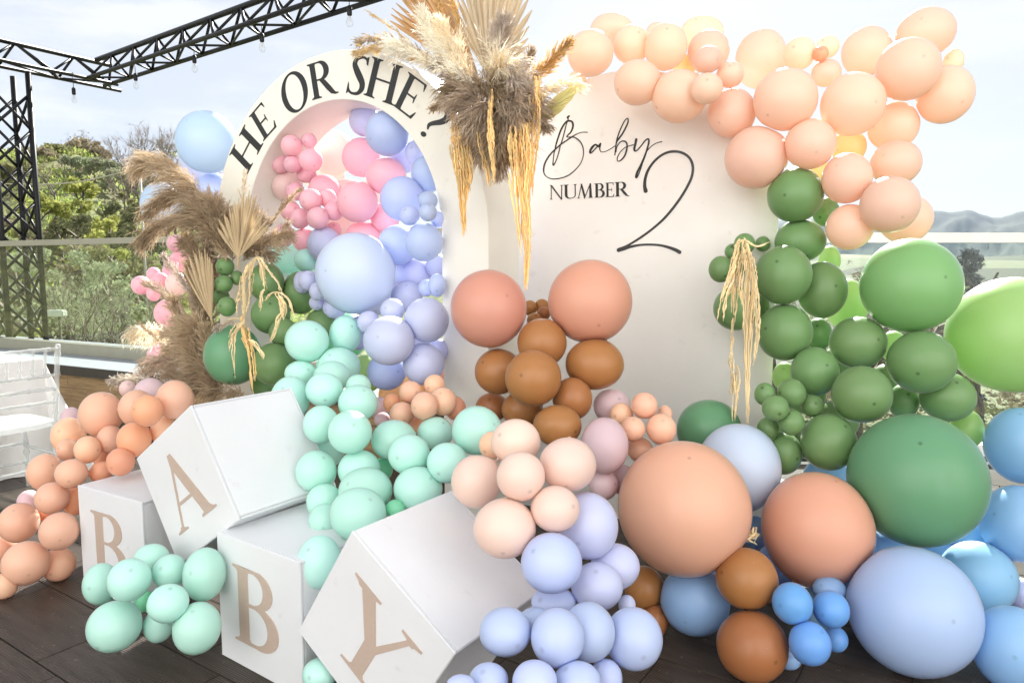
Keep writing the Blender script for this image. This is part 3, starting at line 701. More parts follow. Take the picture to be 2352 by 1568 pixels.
# px, py, rx, ry in pixels of a 2352x1568 sight grid; depth: 'v' rows = distance along the decor's depth axis, 'd' rows = distance ahead
BALLOONS = [
('blue balloons behind the white arch','v',[
(475,327,73,73,3.15,'SB','big sky blue balloon floating behind the upper left of the white arch',-38,-50),
(462,372,52,58,3.42,'LI','pale lilac balloon peeking out under the big sky blue one left of the arch'),
(494,446,48,50,3.3,'PW','periwinkle balloon tucked behind the left edge of the arch above the pampas'),
(372,472,50,55,2.95,'SB','pale blue balloon behind the arching brown pampas plumes, far left'),
]),
('pink balloons behind the pampas','v',[
(403,559,21,21,2.85,'RP','topmost pink balloon of the bunch left of the arch'),
(437,586,18,18,2.85,'RP','small pink balloon touching the brown pampas stems, right side of upper pink bunch'),
(411,602,24,25,2.93,'RP','deeper pink balloon in the middle of the upper pink bunch left of the arch'),
(393,608,18,17,2.83,'RP','pink balloon at the lower left of the upper pink bunch'),
(388,623,16,16,2.98,'RP','pink balloon between the upper and the lower pink bunch left of the arch'),
(353,630,17,17,2.92,'RP','pink balloon on top of the lower pink bunch over the glass railing'),
(368,645,20,20,2.84,'RP','round pink balloon in the centre of the lower pink bunch over the glass railing'),
(324,655,24,22,2.9,'RP','pear shaped pink balloon sticking out furthest left over the glass railing'),
(353,674,17,18,2.88,'RP','small pink balloon at the bottom of the lower pink bunch over the railing'),
(406,652,27,28,2.86,'BL','pale pink balloon right of the lower pink bunch, behind a grey spear'),
(386,720,33,33,2.9,'RP','single salmon pink balloon behind brown plumes below the lower pink bunch'),
(366,817,29,32,2.85,'RP','salmon pink balloon behind the cream plume low at the left'),
]),
('peach balloons left of the letter boxes','v',[
(293,893,20,20,2.1,'BL','pinkish white balloon under the grey lilac plume at the far left'),
(345,905,40,38,2.05,'MV','greyish lilac balloon behind the peach bunch on top of the tilted box side'),
(232,951,53,52,1.9,'PE','big peach balloon on top of the left peach garland',6,-44),
(313,937,42,43,1.95,'PE','peach balloon half covered by a deeper orange one, left garland top'),
(338,943,38,37,1.8,'PD','deep orange peach balloon in front, upper part of the left garland'),
(402,917,45,45,1.95,'PE','peach balloon at the right end of the left garland, above the A box'),
(163,962,25,28,2.15,'MV','mauve balloon peeking out behind the left garland by the acrylic chair'),
(158,1000,42,42,1.95,'PE','peach balloon next to the acrylic chair leg'),
(253,1008,31,33,1.88,'PE','middle sized peach balloon under the big one of the left garland'),
(308,1009,41,41,1.8,'PD','orange peach balloon touching the left corner of the A box'),
(377,988,32,35,1.95,'PE','orange peach balloon half hidden behind the A box'),
(155,1033,26,27,1.88,'PE','small peach balloon below the one at the chair leg'),
(201,1032,32,32,1.78,'PE','small round peach balloon in the middle of the left garland'),
(103,1084,43,43,1.75,'PE','peach balloon at the left bulge of the garland beside the white tablecloth'),
(164,1087,40,34,1.66,'PE','flattened peach balloon above the corner of the first B box',-4,18),
(232,1084,28,25,1.78,'PD','small orange balloon resting on the first B box'),
(277,1060,34,33,1.76,'PD','orange peach balloon wedged between A box and first B box top'),
(236,1052,22,24,1.9,'PD','dark orange balloon deep inside the left garland'),
(120,1143,43,37,1.62,'PE','peach balloon left of the top corner of the first B box'),
(66,1150,28,26,1.78,'MV','dusky balloon behind the garland above the deck at the left edge'),
(172,1150,28,34,1.72,'PD','orange balloon squeezed against the left edge of the first B box'),
(43,1200,50,47,1.6,'PE','big peach balloon cut by the left picture edge',-15,-28),
(103,1176,24,24,1.72,'PD','small orange balloon between two bigger ones near the left edge'),
(136,1219,48,45,1.55,'PE','peach balloon beside the first B box with a faint dimple',5,22),
(5,1255,36,34,1.68,'PE','peach balloon at the left picture edge behind two bigger ones'),
(59,1292,59,52,1.5,'PE','large peach balloon lowest but one at the left edge, above the deck',12,28),
(135,1295,41,40,1.62,'PE','shaded peach balloon just above the deck left of the first B box'),
(10,1345,32,32,1.5,'PE','peach balloon lowest at the left picture edge'),
]),
('mint balloons between the first two boxes','v',[
(348,1281,43,34,1.48,'MT','bluish mint balloon under the tip of the A box'),
(297,1331,53,51,1.32,'MT','mint balloon covering the lower part of the first letter B',0,-22),
(232,1340,43,50,1.38,'MT','mint balloon leaning on the lower left of the first B box'),
(390,1312,41,41,1.45,'MT','mint balloon right below the bottom corner of the A box'),
(470,1318,50,64,1.48,'MT','large mint balloon cut off by the left edge of the second B box'),
(386,1385,50,46,1.32,'MT','bright mint balloon in the centre of the lower left bunch'),
(263,1437,67,61,1.3,'MT','biggest mint balloon lying on the deck at the lower left',-30,48),
(364,1435,36,42,1.42,'MT','mint balloon on the deck between the two biggest of the lower left bunch'),
(453,1442,57,63,1.36,'MT','egg shaped mint balloon on the deck beside the second B box'),
(331,1380,24,26,1.5,'MG','small green tinted balloon deep inside the lower left mint bunch'),
]),
('pink balloons inside the arch','v',[
(742,398,52,50,3.35,'BL','pale pink balloon at the back of the arch behind the small clusters'),
(792,512,54,50,3.3,'BL','pale pink balloon at the back of the arch below the large lilac pink one'),
(858,455,46,46,3.3,'BL','pale pink balloon at the back of the arch between pink and periwinkle'),
(670,335,26,26,2.82,'RP','pink balloon at the top left of the small pink cluster inside the arch'),
(710,323,18,18,2.86,'RP','smallest pink balloon, topmost of the small cluster inside the arch'),
(714,368,28,28,2.8,'RP','pink balloon at the right of the top small cluster inside the arch'),
(643,375,22,25,2.88,'RP','pink balloon at the left of the top small cluster near the arch rim'),
(672,377,21,21,2.82,'RP','pink balloon in the middle of the top small cluster inside the arch'),
(704,401,24,20,2.92,'RP','peachy pink balloon under the top small cluster inside the arch'),
(660,428,37,37,2.95,'BL','glowing peach pink balloon against the left inner rim of the arch'),
(678,440,22,22,2.88,'RP','lilac pink little balloon in front of the glowing peach one in the arch'),
(764,350,52,53,3.3,'BL','very pale sunlit pink balloon high in the arch against the sky'),
(744,435,37,35,2.98,'RP','pink balloon between the two small pink clusters inside the arch'),
(830,362,45,46,3.05,'RP','strong pink balloon left under the top lilac one inside the arch'),
(887,405,47,44,2.95,'RP','pink balloon touching the periwinkle group in the upper arch'),
(800,455,44,46,3.12,'BL','pale pink balloon behind the lilac pink one in the middle of the arch'),
(822,464,48,48,2.85,'RP','large lilac pink balloon in the middle of the arch',-28,-10),
(714,460,27,27,2.78,'RP','pink balloon on top of the lower small pink cluster in the arch'),
(753,456,21,22,2.84,'RP','rosy small balloon at the top right of the lower small pink cluster'),
(767,484,23,23,2.82,'RP','rosy small balloon at the right of the lower small pink cluster'),
(730,501,26,26,2.76,'RP','pale pink balloon in front of the lower small pink cluster'),
(689,502,24,24,2.8,'RP','pink balloon at the left of the lower small pink cluster in the arch'),
(668,485,24,24,2.88,'RP','pink balloon behind the tip of the pampas spear inside the arch'),
(766,528,19,18,2.9,'RP','small pink balloon above the giant light blue one in the arch'),
(884,500,34,34,3.0,'RP','salmon balloon squeezed between pink and periwinkle in mid arch'),
(835,545,42,38,2.95,'RP','hot pink balloon showing above the giant light blue one'),
(652,540,26,27,2.86,'RP','pink balloon beside the pampas tuft on the left arch leg'),
(700,552,28,28,2.84,'RP','salmon pink balloon above the pale green one in the arch'),
]),
('lilac and periwinkle balloons inside the arch','v',[
(868,668,56,56,3.2,'LI','shaded lilac balloon filling the back of the arch right of the giant light blue one'),
(958,600,50,50,3.2,'LI','shaded lilac balloon at the back of the arch between right rim balloons'),
(962,780,52,52,3.1,'LI','shaded lilac balloon at the back of the arch behind the large lilac ones'),
(870,590,50,48,3.25,'PW','shaded periwinkle balloon at the back of the arch above the giant light blue one'),
(790,770,60,56,3.2,'MG','shaded green tinted balloon at the back of the arch above the mint cascade'),
(700,640,52,52,3.2,'MT','pale green balloon at the back of the arch behind dark green ones'),
(935,880,48,46,3.2,'YE','yellowish balloon at the back of the arch foot'),
(838,279,37,36,3.05,'LI','lilac balloon at the very top of the arch opening'),
(889,307,51,53,2.9,'PW','large periwinkle balloon under the letters S and H',-38,12),
(927,365,32,34,3.08,'LI','shaded lilac balloon below the large one at the top of the arch'),
(957,352,27,31,2.98,'LI','lilac balloon cut by the right inner rim of the arch, upper part'),
(982,400,38,44,2.92,'PW','periwinkle balloon at the right inner rim of the arch'),
(924,457,52,52,2.82,'PW','large periwinkle balloon at the right of the upper arch with small ones on it'),
(941,495,24,23,2.68,'PW','periwinkle ball at the left of the small three on the right arch rim'),
(983,461,23,22,2.72,'PW','periwinkle ball on top of the small three at the right arch rim'),
(983,488,21,21,2.62,'PW','periwinkle ball in front of the small three at the right arch rim'),
(1006,503,18,20,2.8,'PW','periwinkle ball half hidden behind the right arch leg'),
(913,563,46,47,2.84,'PW','periwinkle balloon right of the giant light blue one, upper'),
(974,556,44,45,2.72,'PW','pale periwinkle balloon at the right inner arch leg, upper middle',10,28),
(745,562,40,42,2.82,'LI','lilac balloon half behind the upper left of the giant light blue one'),
(817,628,93,94,2.62,'PB','giant light blue balloon in the centre of the arch opening'),
(950,632,43,42,2.95,'LI','dusky lilac balloon right of the giant light blue one'),
(1002,610,25,28,2.98,'LI','lilac balloon in shade at the right arch leg'),
(935,682,38,36,2.86,'LI','lilac balloon lower right of the giant light blue one'),
(980,661,20,20,2.8,'PW','deep blue small balloon beside the right arch leg'),
(1004,655,21,27,2.74,'PW','small periwinkle balloon cut by the right arch leg'),
(980,735,52,52,2.6,'LI','large lilac balloon overlapping the right arch leg',36,-22),
(901,713,28,28,2.6,'LI','small lilac balloon under the giant light blue one, right'),
(694,648,20,26,2.62,'LI','leftmost lilac ball of the row hugging the giant light blue balloon'),
(708,645,23,24,2.56,'LI','second lilac ball from the left in the row hugging the giant balloon'),
(731,669,22,22,2.56,'LI','lilac ball at the lower left flank of the giant light blue balloon'),
(729,695,20,18,2.64,'LI','lilac ball lowest of the left row, touching a dark green balloon'),
(769,706,28,26,2.66,'LI','lilac balloon directly below the giant light blue one, left'),
(847,740,27,27,2.56,'LI','small lilac balloon below the middle of the giant light blue one'),
(824,765,27,40,2.62,'LI','lilac balloon behind mint ones, left of the pale lilac balloon'),
(894,782,60,57,2.46,'LI','large pale lilac balloon below the giant light blue one',-26,-8),
(973,836,48,49,2.6,'LI','lilac balloon at the foot of the right arch leg'),
(888,853,46,43,2.66,'PW','shaded periwinkle balloon lowest of the lilac garland in the arch'),
(1006,805,24,28,2.78,'LI','greyish lilac balloon behind the foot of the right arch leg'),
]),
('green balloons on the left arch leg','v',[
(660,590,40,38,3.0,'MT','pale green backlit balloon beside the pampas in the arch'),
(703,598,28,27,2.8,'MT','mint green balloon left of the giant light blue one'),
(612,648,42,46,2.55,'DG','dark green balloon behind the upper dried tassel'),
(690,672,42,50,2.68,'DG','dark green balloon with lilac balls in front, left part of arch'),
(622,722,46,46,2.48,'DG','dark green balloon behind the lower dried tassel'),
(740,743,38,36,2.66,'DG','dark green balloon above the mint garland'),
(652,764,35,33,2.46,'DG','greyish green balloon left above the first mint balloon'),
(630,836,53,49,2.4,'DG','green balloon just above the A box, left of the mint garland',-50,5),
(612,885,38,28,2.55,'DG','green balloon sinking behind the top edge of the A box'),
(517,612,22,22,2.42,'DG','uppermost small green balloon of the grape like bunch on the left arch leg'),
(514,652,22,21,2.4,'DG','middle small green balloon of the grape like bunch on the left arch leg'),
(493,652,16,20,2.48,'DG','small green balloon at the left back of the grape like bunch'),
(507,681,21,20,2.46,'DG','small green balloon low left in the grape like bunch'),
(522,704,23,23,2.38,'DG','lowest small green balloon of the grape like bunch'),
(545,638,16,17,2.46,'DG','small green balloon at the right of the grape like bunch by the tassel'),
(535,815,68,70,2.32,'BG','big blue green balloon low on the left arch leg'),
]),
('mint balloons of the cascade over the boxes','v',[
(705,784,52,49,2.35,'MT','highest mint balloon of the cascade, pale blue tinted'),
(793,768,37,44,2.55,'MT','mint balloon right of the highest one, half behind lilac'),
(777,842,52,45,2.4,'MT','greyish translucent mint balloon second row of the cascade'),
(840,858,42,44,2.85,'LG','bright backlit green balloon low in the arch behind the mint ones'),
(690,858,38,30,2.3,'MT','flat mint balloon below the highest one'),
(762,864,43,36,2.35,'MT','mint balloon overlapping the greyish translucent one'),
(667,917,46,54,2.11,'MT','mint balloon on the upper right corner of the A box',-16,-26),
(745,895,44,40,2.15,'MT','mint balloon right of the one on the A box corner'),
(823,887,30,28,2.25,'MT','teal balloon peeking over the mint cascade'),
(822,926,46,43,2.15,'MT','mint balloon at the right shoulder of the cascade'),
(737,974,42,44,2.01,'MT','mint balloon against the right side of the A box'),
(804,992,51,50,1.95,'MT','round mint balloon in the middle of the cascade',8,-16),
(905,1010,53,47,2.13,'MT','mint balloon starting the right arm of the cascade'),
(1000,994,42,38,2.28,'MT','bluish mint balloon in the right arm of the cascade'),
(1095,988,58,57,2.18,'MT','largest bluish mint balloon at the right end of the cascade arm'),
(940,1043,49,47,2.01,'MT','mint balloon in front in the right arm of the cascade'),
(1028,1062,48,47,2.03,'MT','mint balloon above the back corner of the Y box'),
(748,1032,46,44,2.16,'MT','shaded mint balloon at the back of the cascade right of the A box'),
(726,1082,48,49,1.91,'MT','mint balloon at the left of the cascade beside the A box edge'),
(825,1078,50,46,1.99,'MT','mint balloon just under the round middle one'),
(840,1126,63,54,1.88,'MT','wide mint balloon above the biggest mint one',-44,-14),
(877,1078,26,28,2.13,'MG','green tinted balloon in the gap of the mint cascade'),
(745,1150,42,41,1.87,'MT','mint balloon over the top of the second B box, upper'),
(746,1192,38,37,1.79,'MT','mint balloon over the top of the second B box, lower'),
(822,1180,66,62,1.78,'MT','biggest mint balloon touching the top corner of the Y box',28,-32),
(733,1290,52,64,1.6,'MT','mint balloon wedged between the second B box and the Y box'),
(960,1122,57,52,1.97,'MT','mint balloon peeking over the upper edge of the Y box',30,-22),
(908,1168,24,22,1.89,'MG','green tinted sliver at the upper edge of the Y box'),
(735,1546,42,38,1.5,'MT','mint balloon on the deck in front of the second B and Y boxes'),
]),
('peach balloons at the foot of the arch','v',[
(872,937,26,26,2.5,'MV','mauve balloon at the left of the small peach cluster at the arch foot'),
(878,964,19,18,2.42,'MV','small mauve balloon below the left of the arch foot cluster'),
(900,925,21,22,2.4,'PD','orange peach balloon at the left of the arch foot cluster'),
(943,900,27,26,2.38,'PE','peach balloon on top of the arch foot cluster'),
(998,885,25,26,2.46,'PE','peach balloon at the top right of the arch foot cluster'),
(1017,922,32,33,2.36,'PE','dusky peach balloon at the right of the arch foot cluster'),
(975,932,32,33,2.28,'PE','pale peach balloon in front of the arch foot cluster'),
(923,950,29,28,2.3,'PE','pale peach balloon low left of the arch foot cluster'),
(1046,937,24,28,2.46,'PD','orange peach balloon at the right end of the arch foot cluster'),
(968,975,28,24,2.42,'PD','shaded peach balloon under the arch foot cluster'),
(895,905,26,26,2.9,'YE','glowing yellow peach balloon behind the arch foot cluster'),
(1020,862,15,18,2.85,'PD','orange glowing balloon in the slot at the right arch foot'),
]),
('dusty pink and brown balloons in front of the round board','v',[
(1122,709,88,90,2.55,'DP','big dusty pink balloon in front of the right arch leg'),
(1355,692,97,97,2.75,'DP','big dusty pink balloon in front of the Baby board'),
(1217,707,17,18,2.95,'BR','small brown balloon left between the two big dusty pink ones'),
(1245,703,17,17,2.98,'BR','small brown balloon right between the two big dusty pink ones'),
(1249,720,16,16,2.9,'BR','small brown balloon below, between the two big dusty pink ones'),
(1228,735,18,17,2.86,'BR','small brown balloon lowest between the two big dusty pink ones'),
(1245,787,57,57,2.6,'BR','brown balloon centred under the two big dusty pink ones'),
(1366,836,68,59,2.7,'BR','glossy amber brown balloon under the right dusty pink one'),
(1225,868,65,65,2.44,'BR','front brown balloon with a dimple in the brown cluster',-27,-6),
(1145,853,55,53,2.58,'BR','brown balloon at the left of the cluster under the left dusty pink one'),
(1315,915,46,50,2.58,'BR','brown balloon right below the front brown one'),
(1200,940,48,42,2.62,'BR','shaded brown balloon below the front brown one'),
(1130,935,38,34,2.66,'BR','shaded brown balloon low left of the brown cluster by the arch leg'),
(1280,977,56,48,2.42,'BR','lowest brown balloon of the cluster behind the light peach flower bunch'),
]),
('peach and mauve balloons below the round board','d',[
(1405,932,43,40,3.0,'MV','mauve balloon behind the small peach cluster under the Baby board'),
(1427,952,27,28,2.88,'PE','peach balloon at the left of the small cluster under the Baby board'),
(1480,931,31,31,2.82,'PE','peach balloon on top of the small cluster under the Baby board'),
(1527,952,18,22,2.95,'PE','peach balloon peeking out right behind the small cluster'),
(1453,985,29,29,2.76,'PE','pale peach balloon front left of the small cluster under the Baby board'),
(1519,985,35,36,2.76,'PE','pale peach balloon front right of the small cluster under the Baby board'),
(1389,1022,55,66,2.66,'MV','large lavender pink balloon left of the giant peach one'),
(1470,1032,30,29,2.85,'PE','peach balloon right above the giant peach one'),
(1386,1112,34,36,2.7,'MV','shaded mauve balloon left of the giant peach one, lower'),
(1432,1102,30,36,2.72,'MV','mauve balloon touching the left side of the giant peach one'),
]),
('light peach flower bunch above the Y box','v',[
(1185,1014,57,53,1.92,'PM','light peach balloon on top of the flower bunch above the Y box'),
(1304,1066,66,63,1.86,'PM','light peach balloon at the right of the flower bunch, largest upper'),
(1094,1105,58,62,1.82,'PM','light peach balloon at the left of the flower bunch',-42,45),
(1196,1093,56,58,1.72,'PM','light peach balloon in the centre of the flower bunch'),
(1275,1168,57,54,1.74,'PM','light peach balloon at the lower right of the flower bunch',42,-5),
(1159,1212,72,70,1.66,'PM','largest light peach balloon resting on the Y box back corner'),
(1130,1022,30,32,2.05,'PE','dusky peach balloon behind the top of the flower bunch'),
]),
('lilac balloons right of the Y box','v',[
(1350,1206,70,79,1.88,'LI','large lilac balloon behind the flower bunch and left of the giant peach one'),
(1267,1292,71,71,1.66,'PW','large pale lilac balloon on the right corner of the Y box',-42,-26),
(1413,1300,57,54,1.92,'LI','lilac balloon touching the lower left of the giant peach one'),
(1371,1346,60,57,1.8,'LI','lilac balloon right below the large pale one'),
(1272,1382,52,36,1.72,'PW','shaded blue lilac balloon under the corner of the Y box'),
(1160,1449,60,58,1.42,'PW','lilac balloon in front of the shaded underside of the Y box'),
(1232,1424,42,30,1.56,'PW','lilac balloon behind two front ones at the Y box underside'),
(1281,1463,62,71,1.46,'PW','front lilac balloon of the bunch right of the Y box'),
(1352,1450,62,71,1.56,'PW','lilac balloon right behind the front one'),
(1455,1465,67,75,1.66,'PW','large lilac balloon at the right end of the bunch on the deck'),
(1440,1388,20,24,1.9,'LI','pale lilac sliver between bunch and brown balloon'),
(1228,1563,52,50,1.32,'PW','lilac balloon at the bottom picture edge, second from left'),
(1122,1562,46,42,1.3,'PW','lilac balloon at the bottom picture edge right of the Y box'),
(1327,1566,55,50,1.42,'PW','lilac balloon at the bottom picture edge, third from left'),
(1392,1556,38,46,1.56,'PW','lilac balloon at the bottom picture edge, right end'),
(1058,1574,34,26,1.22,'PW','lilac balloon at the bottom picture edge, left end under the Y box'),
]),
('balloons in the low middle on the deck','d',[
(1628,987,76,71,3.12,'BG','large dark green balloon at the foot of the Baby board'),
(1697,1073,98,103,2.92,'PB','large periwinkle blue balloon behind the giant peach one'),
(1570,1167,154,158,2.55,'DL','giant peach balloon in the lower middle',18,-110),
(1596,1378,81,82,2.62,'BB','steel blue balloon on the deck under the giant peach one',-26,48),
(1480,1350,46,53,2.7,'BR','brown balloon left of the steel blue one under the giant peach'),
(1504,1425,30,40,2.68,'BR','dark brown balloon low behind the right end of the lilac bunch'),
(1715,1328,73,72,2.5,'BR','brown balloon between giant peach and big terracotta pink ones',-56,-14),
(1727,1483,84,86,2.38,'BR','large brown balloon lowest on the deck in the middle'),
(1735,1222,32,40,2.95,'BB','blue balloon in the gap between giant peach and terracotta pink ones'),
(1876,1215,132,135,2.62,'DP','huge terracotta pink balloon in the lower right middle',52,-108),
(1820,1385,48,50,2.3,'SM','small bright blue balloon, upper left of the blue four'),
(1909,1398,44,45,2.34,'SM','small bright blue balloon, upper right of the blue four'),
(1860,1477,50,53,2.24,'SM','small bright blue balloon, lower front of the blue four'),
(1920,1467,29,31,2.4,'SM','smallest bright blue balloon at the back of the blue four'),
(1812,1512,30,26,2.5,'BB','pale blue sliver under the large brown balloon on the deck'),
(1905,1352,40,30,2.6,'BB','blue balloon hiding under the terracotta pink one'),
(2096,1401,160,153,2.42,'PP2','huge pale periwinkle egg shaped balloon at the lower right',82,24),
]),
('green balloons beside the round board','d',[
(1850,905,48,46,3.42,'DG','shaded green balloon deep behind the small green bunch'),
(1925,965,50,48,3.3,'DG','shaded green balloon in the dark gap above the giant blue green one'),
(1860,1010,46,46,3.3,'DG','shaded green balloon in the dark gap under the small green bunch'),
(2040,880,46,46,3.4,'DG','shaded green balloon behind the ring tipped one'),
(1780,1000,44,44,3.35,'DG','shaded green balloon behind the tassel ends'),
(1925,840,44,44,3.45,'DG','shaded green balloon in the middle of the column back'),
(1827,448,67,64,3.22,'DG','topmost dark green balloon touching the peach garland',-24,0),
(1897,487,32,34,3.42,'DG','olive dark balloon behind the topmost green one'),
(1838,553,61,50,3.28,'DG','green balloon second from the top of the green column',20,34),
(1798,632,68,68,3.16,'DG','round green balloon right of the dried tassel',-14,-32),
(1905,598,26,34,3.5,'LG','light green balloon peeking out right of the green column'),
(1888,666,59,65,3.24,'DG','green balloon with a dark tip right of the round one',28,-10),
(1802,763,66,65,3.2,'DG','green balloon below the dried tassel middle'),
(1880,768,31,38,3.4,'DG','olive green balloon behind the column at mid height'),
(1945,700,50,60,3.55,'LG','glowing lime balloon between the column and the big green one'),
(2090,656,122,108,3.02,'MGR','very big green balloon in front of the glass railing'),
(2328,768,170,133,3.1,'LG','giant sunlit lime balloon at the right picture edge'),
(1970,787,69,60,3.1,'DG','green balloon with a square sun glint on top'),
(2052,795,32,36,3.45,'LG','light green balloon behind two green ones under the very big one'),
(2116,831,83,72,2.95,'DG','wide green balloon under the very big one',-8,26),
(1871,853,57,56,3.08,'DG','green balloon above the small green bunch'),
(1979,905,72,66,2.88,'DG','green balloon with a ring tip above the giant blue green one',27,22),
(2176,912,68,57,3.0,'DG','dark green balloon under the giant lime one'),
(2075,922,36,40,3.15,'DG','shaded green balloon between two larger ones above the giant'),
(1802,865,28,34,3.4,'LG','green balloon behind the column at the foot of the board edge'),
(1818,903,34,34,2.95,'DG','upper right balloon of the small green bunch'),
(1781,937,32,30,2.86,'DG','front left balloon of the small green bunch'),
(1757,905,25,27,2.98,'DG','upper left balloon of the small green bunch'),
(1866,932,27,26,2.98,'DG','egg shaped right balloon of the small green bunch',8,-6),
(1818,970,31,30,2.88,'DG','lower balloon of the small green bunch'),
(1764,984,26,28,2.98,'DG','lower left balloon of the small green bunch behind the tassel'),
(1903,1015,66,66,2.9,'DG','dark green balloon left of the giant blue green one'),
(1797,1040,46,50,3.0,'DG','dark green balloon above the terracotta pink one'),
(2103,1102,166,154,2.66,'BG','giant blue green balloon at the right',18,-80),
(2220,985,40,46,3.1,'LG','light green balloon at the right shoulder of the giant blue green one'),
(1710,560,25,25,3.3,'DG','small green balloon behind the tassel top'),
(1752,560,18,18,3.38,'DG','small green balloon right of the tassel top'),
(1683,578,19,19,3.38,'DG','small green balloon left behind the tassel top'),
(1655,618,28,31,3.32,'DG','small green balloon sticking out left of the tassel'),
(1692,612,24,26,3.42,'DG','small green balloon behind the upper tassel strands'),
(1690,708,53,51,3.3,'DG','green balloon behind the left tassel strands'),
(1748,702,20,26,3.42,'DG','green balloon deep behind the tassel and the column'),
]),
('sky blue balloons at the right edge','d',[
(1905,1110,66,64,3.25,'SK','shaded blue balloon at the back above the terracotta pink one'),
(1790,1300,56,56,3.0,'BB','shaded blue balloon at the back between brown and terracotta pink ones'),
(1870,1400,56,54,2.95,'SK','shaded blue balloon at the back of the small blue four'),
(2000,1190,60,60,3.15,'SK','shaded blue balloon at the back between terracotta pink and giant blue green ones'),
(2170,1270,60,58,3.05,'SK','shaded blue balloon at the back under the giant blue green one'),
(1985,1345,70,66,3.0,'SK','shaded blue balloon between terracotta pink and huge periwinkle ones'),
(1640,1290,60,60,3.0,'BB','shaded blue balloon behind giant peach and brown ones'),
(2345,1022,88,88,2.9,'SK','uppermost sky blue balloon at the right picture edge',5,-72),
(2340,1202,96,90,2.75,'SK','sky blue balloon in the middle of the right picture edge'),
(2245,1325,96,85,2.72,'SK','sky blue balloon behind the huge periwinkle one'),
(2328,1490,102,105,2.5,'SK','sky blue balloon lowest at the right picture edge',-2,20),
(2228,1232,44,44,2.95,'SK','deep blue balloon between giant green and sky blue ones'),
(2040,1262,56,50,2.85,'SK','blue balloon under the giant blue green one'),
(2346,1362,32,38,2.75,'LI','lilac balloon at the right picture edge, lower'),
(1953,1300,34,34,2.85,'SK','blue balloon deep between terracotta pink and periwinkle'),
]),
('pale peach balloons of the top garland','d',[
(1356,123,53,56,3.45,'PP','pale peach balloon at the left end of the top garland',-40,-14),
(1405,68,50,40,3.7,'PP','very pale peach balloon behind the left end of the top garland'),
(1450,103,43,47,3.52,'PP','pale peach balloon third from left in the top row',15,-28),
(1515,78,34,30,3.75,'PP','very pale balloon peeking out behind the top row, second'),
(1529,108,50,57,3.48,'PP','pale peach balloon fourth from left in the top row',0,-42),
(1612,76,51,42,3.72,'PP','very pale balloon behind the top row right of the middle'),
(1627,118,49,50,3.5,'PP','peach balloon behind the small ball trio of the top garland',17,-44),
(1464,190,54,54,3.36,'PP','pale peach balloon over the left shoulder of the Baby board',-44,16),
(1561,222,65,63,3.3,'PP','pale peach balloon in the second row, left of the small trio',-52,24),
(1626,137,33,32,3.22,'PP','upper lilac peach ball of the small trio in the top garland'),
(1677,172,32,32,3.26,'PP','right orange peach ball of the small trio in the top garland'),
(1623,204,38,37,3.18,'PP','lower ball of the small trio in the top garland',0,-20),
(1681,260,57,58,3.32,'PP','orange peach balloon below the small trio',-27,22),
(1747,136,60,72,3.6,'PP','tall pale balloon behind the middle of the top garland'),
(1326,180,20,20,3.7,'PP','pale balloon behind the leaf at the left end of the top garland'),
(1572,155,26,30,3.65,'YP','yellowish backlit balloon deep in the top garland, left'),
(1737,362,74,73,3.25,'PP','large pale peach balloon hanging lowest over the right of the board',-68,28),
(1836,123,39,40,3.25,'PP','orange peach ball left of the little quartet on the top garland'),
(1901,108,28,27,3.3,'PP','upper right ball of the little quartet on the top garland'),
(1885,124,19,19,3.2,'PD','darkest and smallest ball of the little quartet on the top garland'),
(1898,168,36,33,3.24,'PP','lower ball of the little quartet on the top garland'),
(1990,118,60,60,3.45,'PP','pale peach balloon right of the little quartet'),
(2126,76,73,60,3.35,'PP','big pale balloon topmost at the right end of the garland'),
(2085,160,78,74,3.1,'PP','big peach balloon with a red tip at the right end of the garland',30,-30),
(2190,142,25,30,3.4,'PP','small pale balloon between the right end balloons of the garland'),
(2170,218,70,68,3.15,'PP','big peach balloon outermost at the right of the garland'),
(1804,229,76,74,3.15,'PP','big pale peach balloon in the centre of the garland'),
(1958,240,78,74,3.1,'PP','big pale peach balloon right of the centre one',52,-6),
(2052,290,62,58,3.28,'PP','yellowish peach balloon below the right end of the garland'),
(1950,338,42,40,3.4,'YP','glowing yellow peach balloon under the centre of the garland'),
(1861,331,61,59,3.12,'PP','pale peach balloon just above the topmost green one',16,18),
(1880,397,30,30,3.4,'YP','glowing yellow balloon between peach and green'),
(1945,410,60,59,3.08,'PP','pale peach balloon right of the topmost green one',-26,-30),
(2058,375,62,53,3.15,'PP','pale peach balloon at the right of the descending garland'),
(2043,470,72,66,2.98,'PP','large pale peach balloon low at the right garland end',32,28),
(2080,502,66,57,3.3,'PP','sunlit pale balloon behind the lowest right ones'),
(1951,522,57,53,3.08,'PP','peach balloon lowest of the garland above the very big green one'),
]),
]
# ------------------------------------------------------------------ balloons: layout, pressing against each other, meshes
class Ball: pass
balls = []
for grp, mode, rows in BALLOONS:
    for row in rows:
        px, py, rx, ry, dep, colr, lab = row[:7]
        b = Ball(); b.grp, b.col, b.lab = grp, colr, lab
        b.px, b.py, b.rx, b.ry = px, py, rx, ry
        r = ray(px, py)
        b.ray = r
        b.d = dep if mode == 'd' else dep / r.dot(NV)
        # perspective stretches round things away from the picture centre: undo it
        dx, dy = (px - CXP) / FPX, (py - CYP) / FPX
        rho = math.hypot(dx, dy); st = math.sqrt(1 + rho * rho)
        ux, uy = (dx / rho, dy / rho) if rho > 1e-6 else (1, 0)
        b.sx = rx / math.sqrt(1 + (st * st - 1) * ux * ux) / FPX
        b.sz = ry / math.sqrt(1 + (st * st - 1) * uy * uy) / FPX
        b.kr = math.sqrt(b.sx * b.sz)
        b.tip = row[7:9] if len(row) > 7 else None
        balls.append(b)
NB = len(balls)
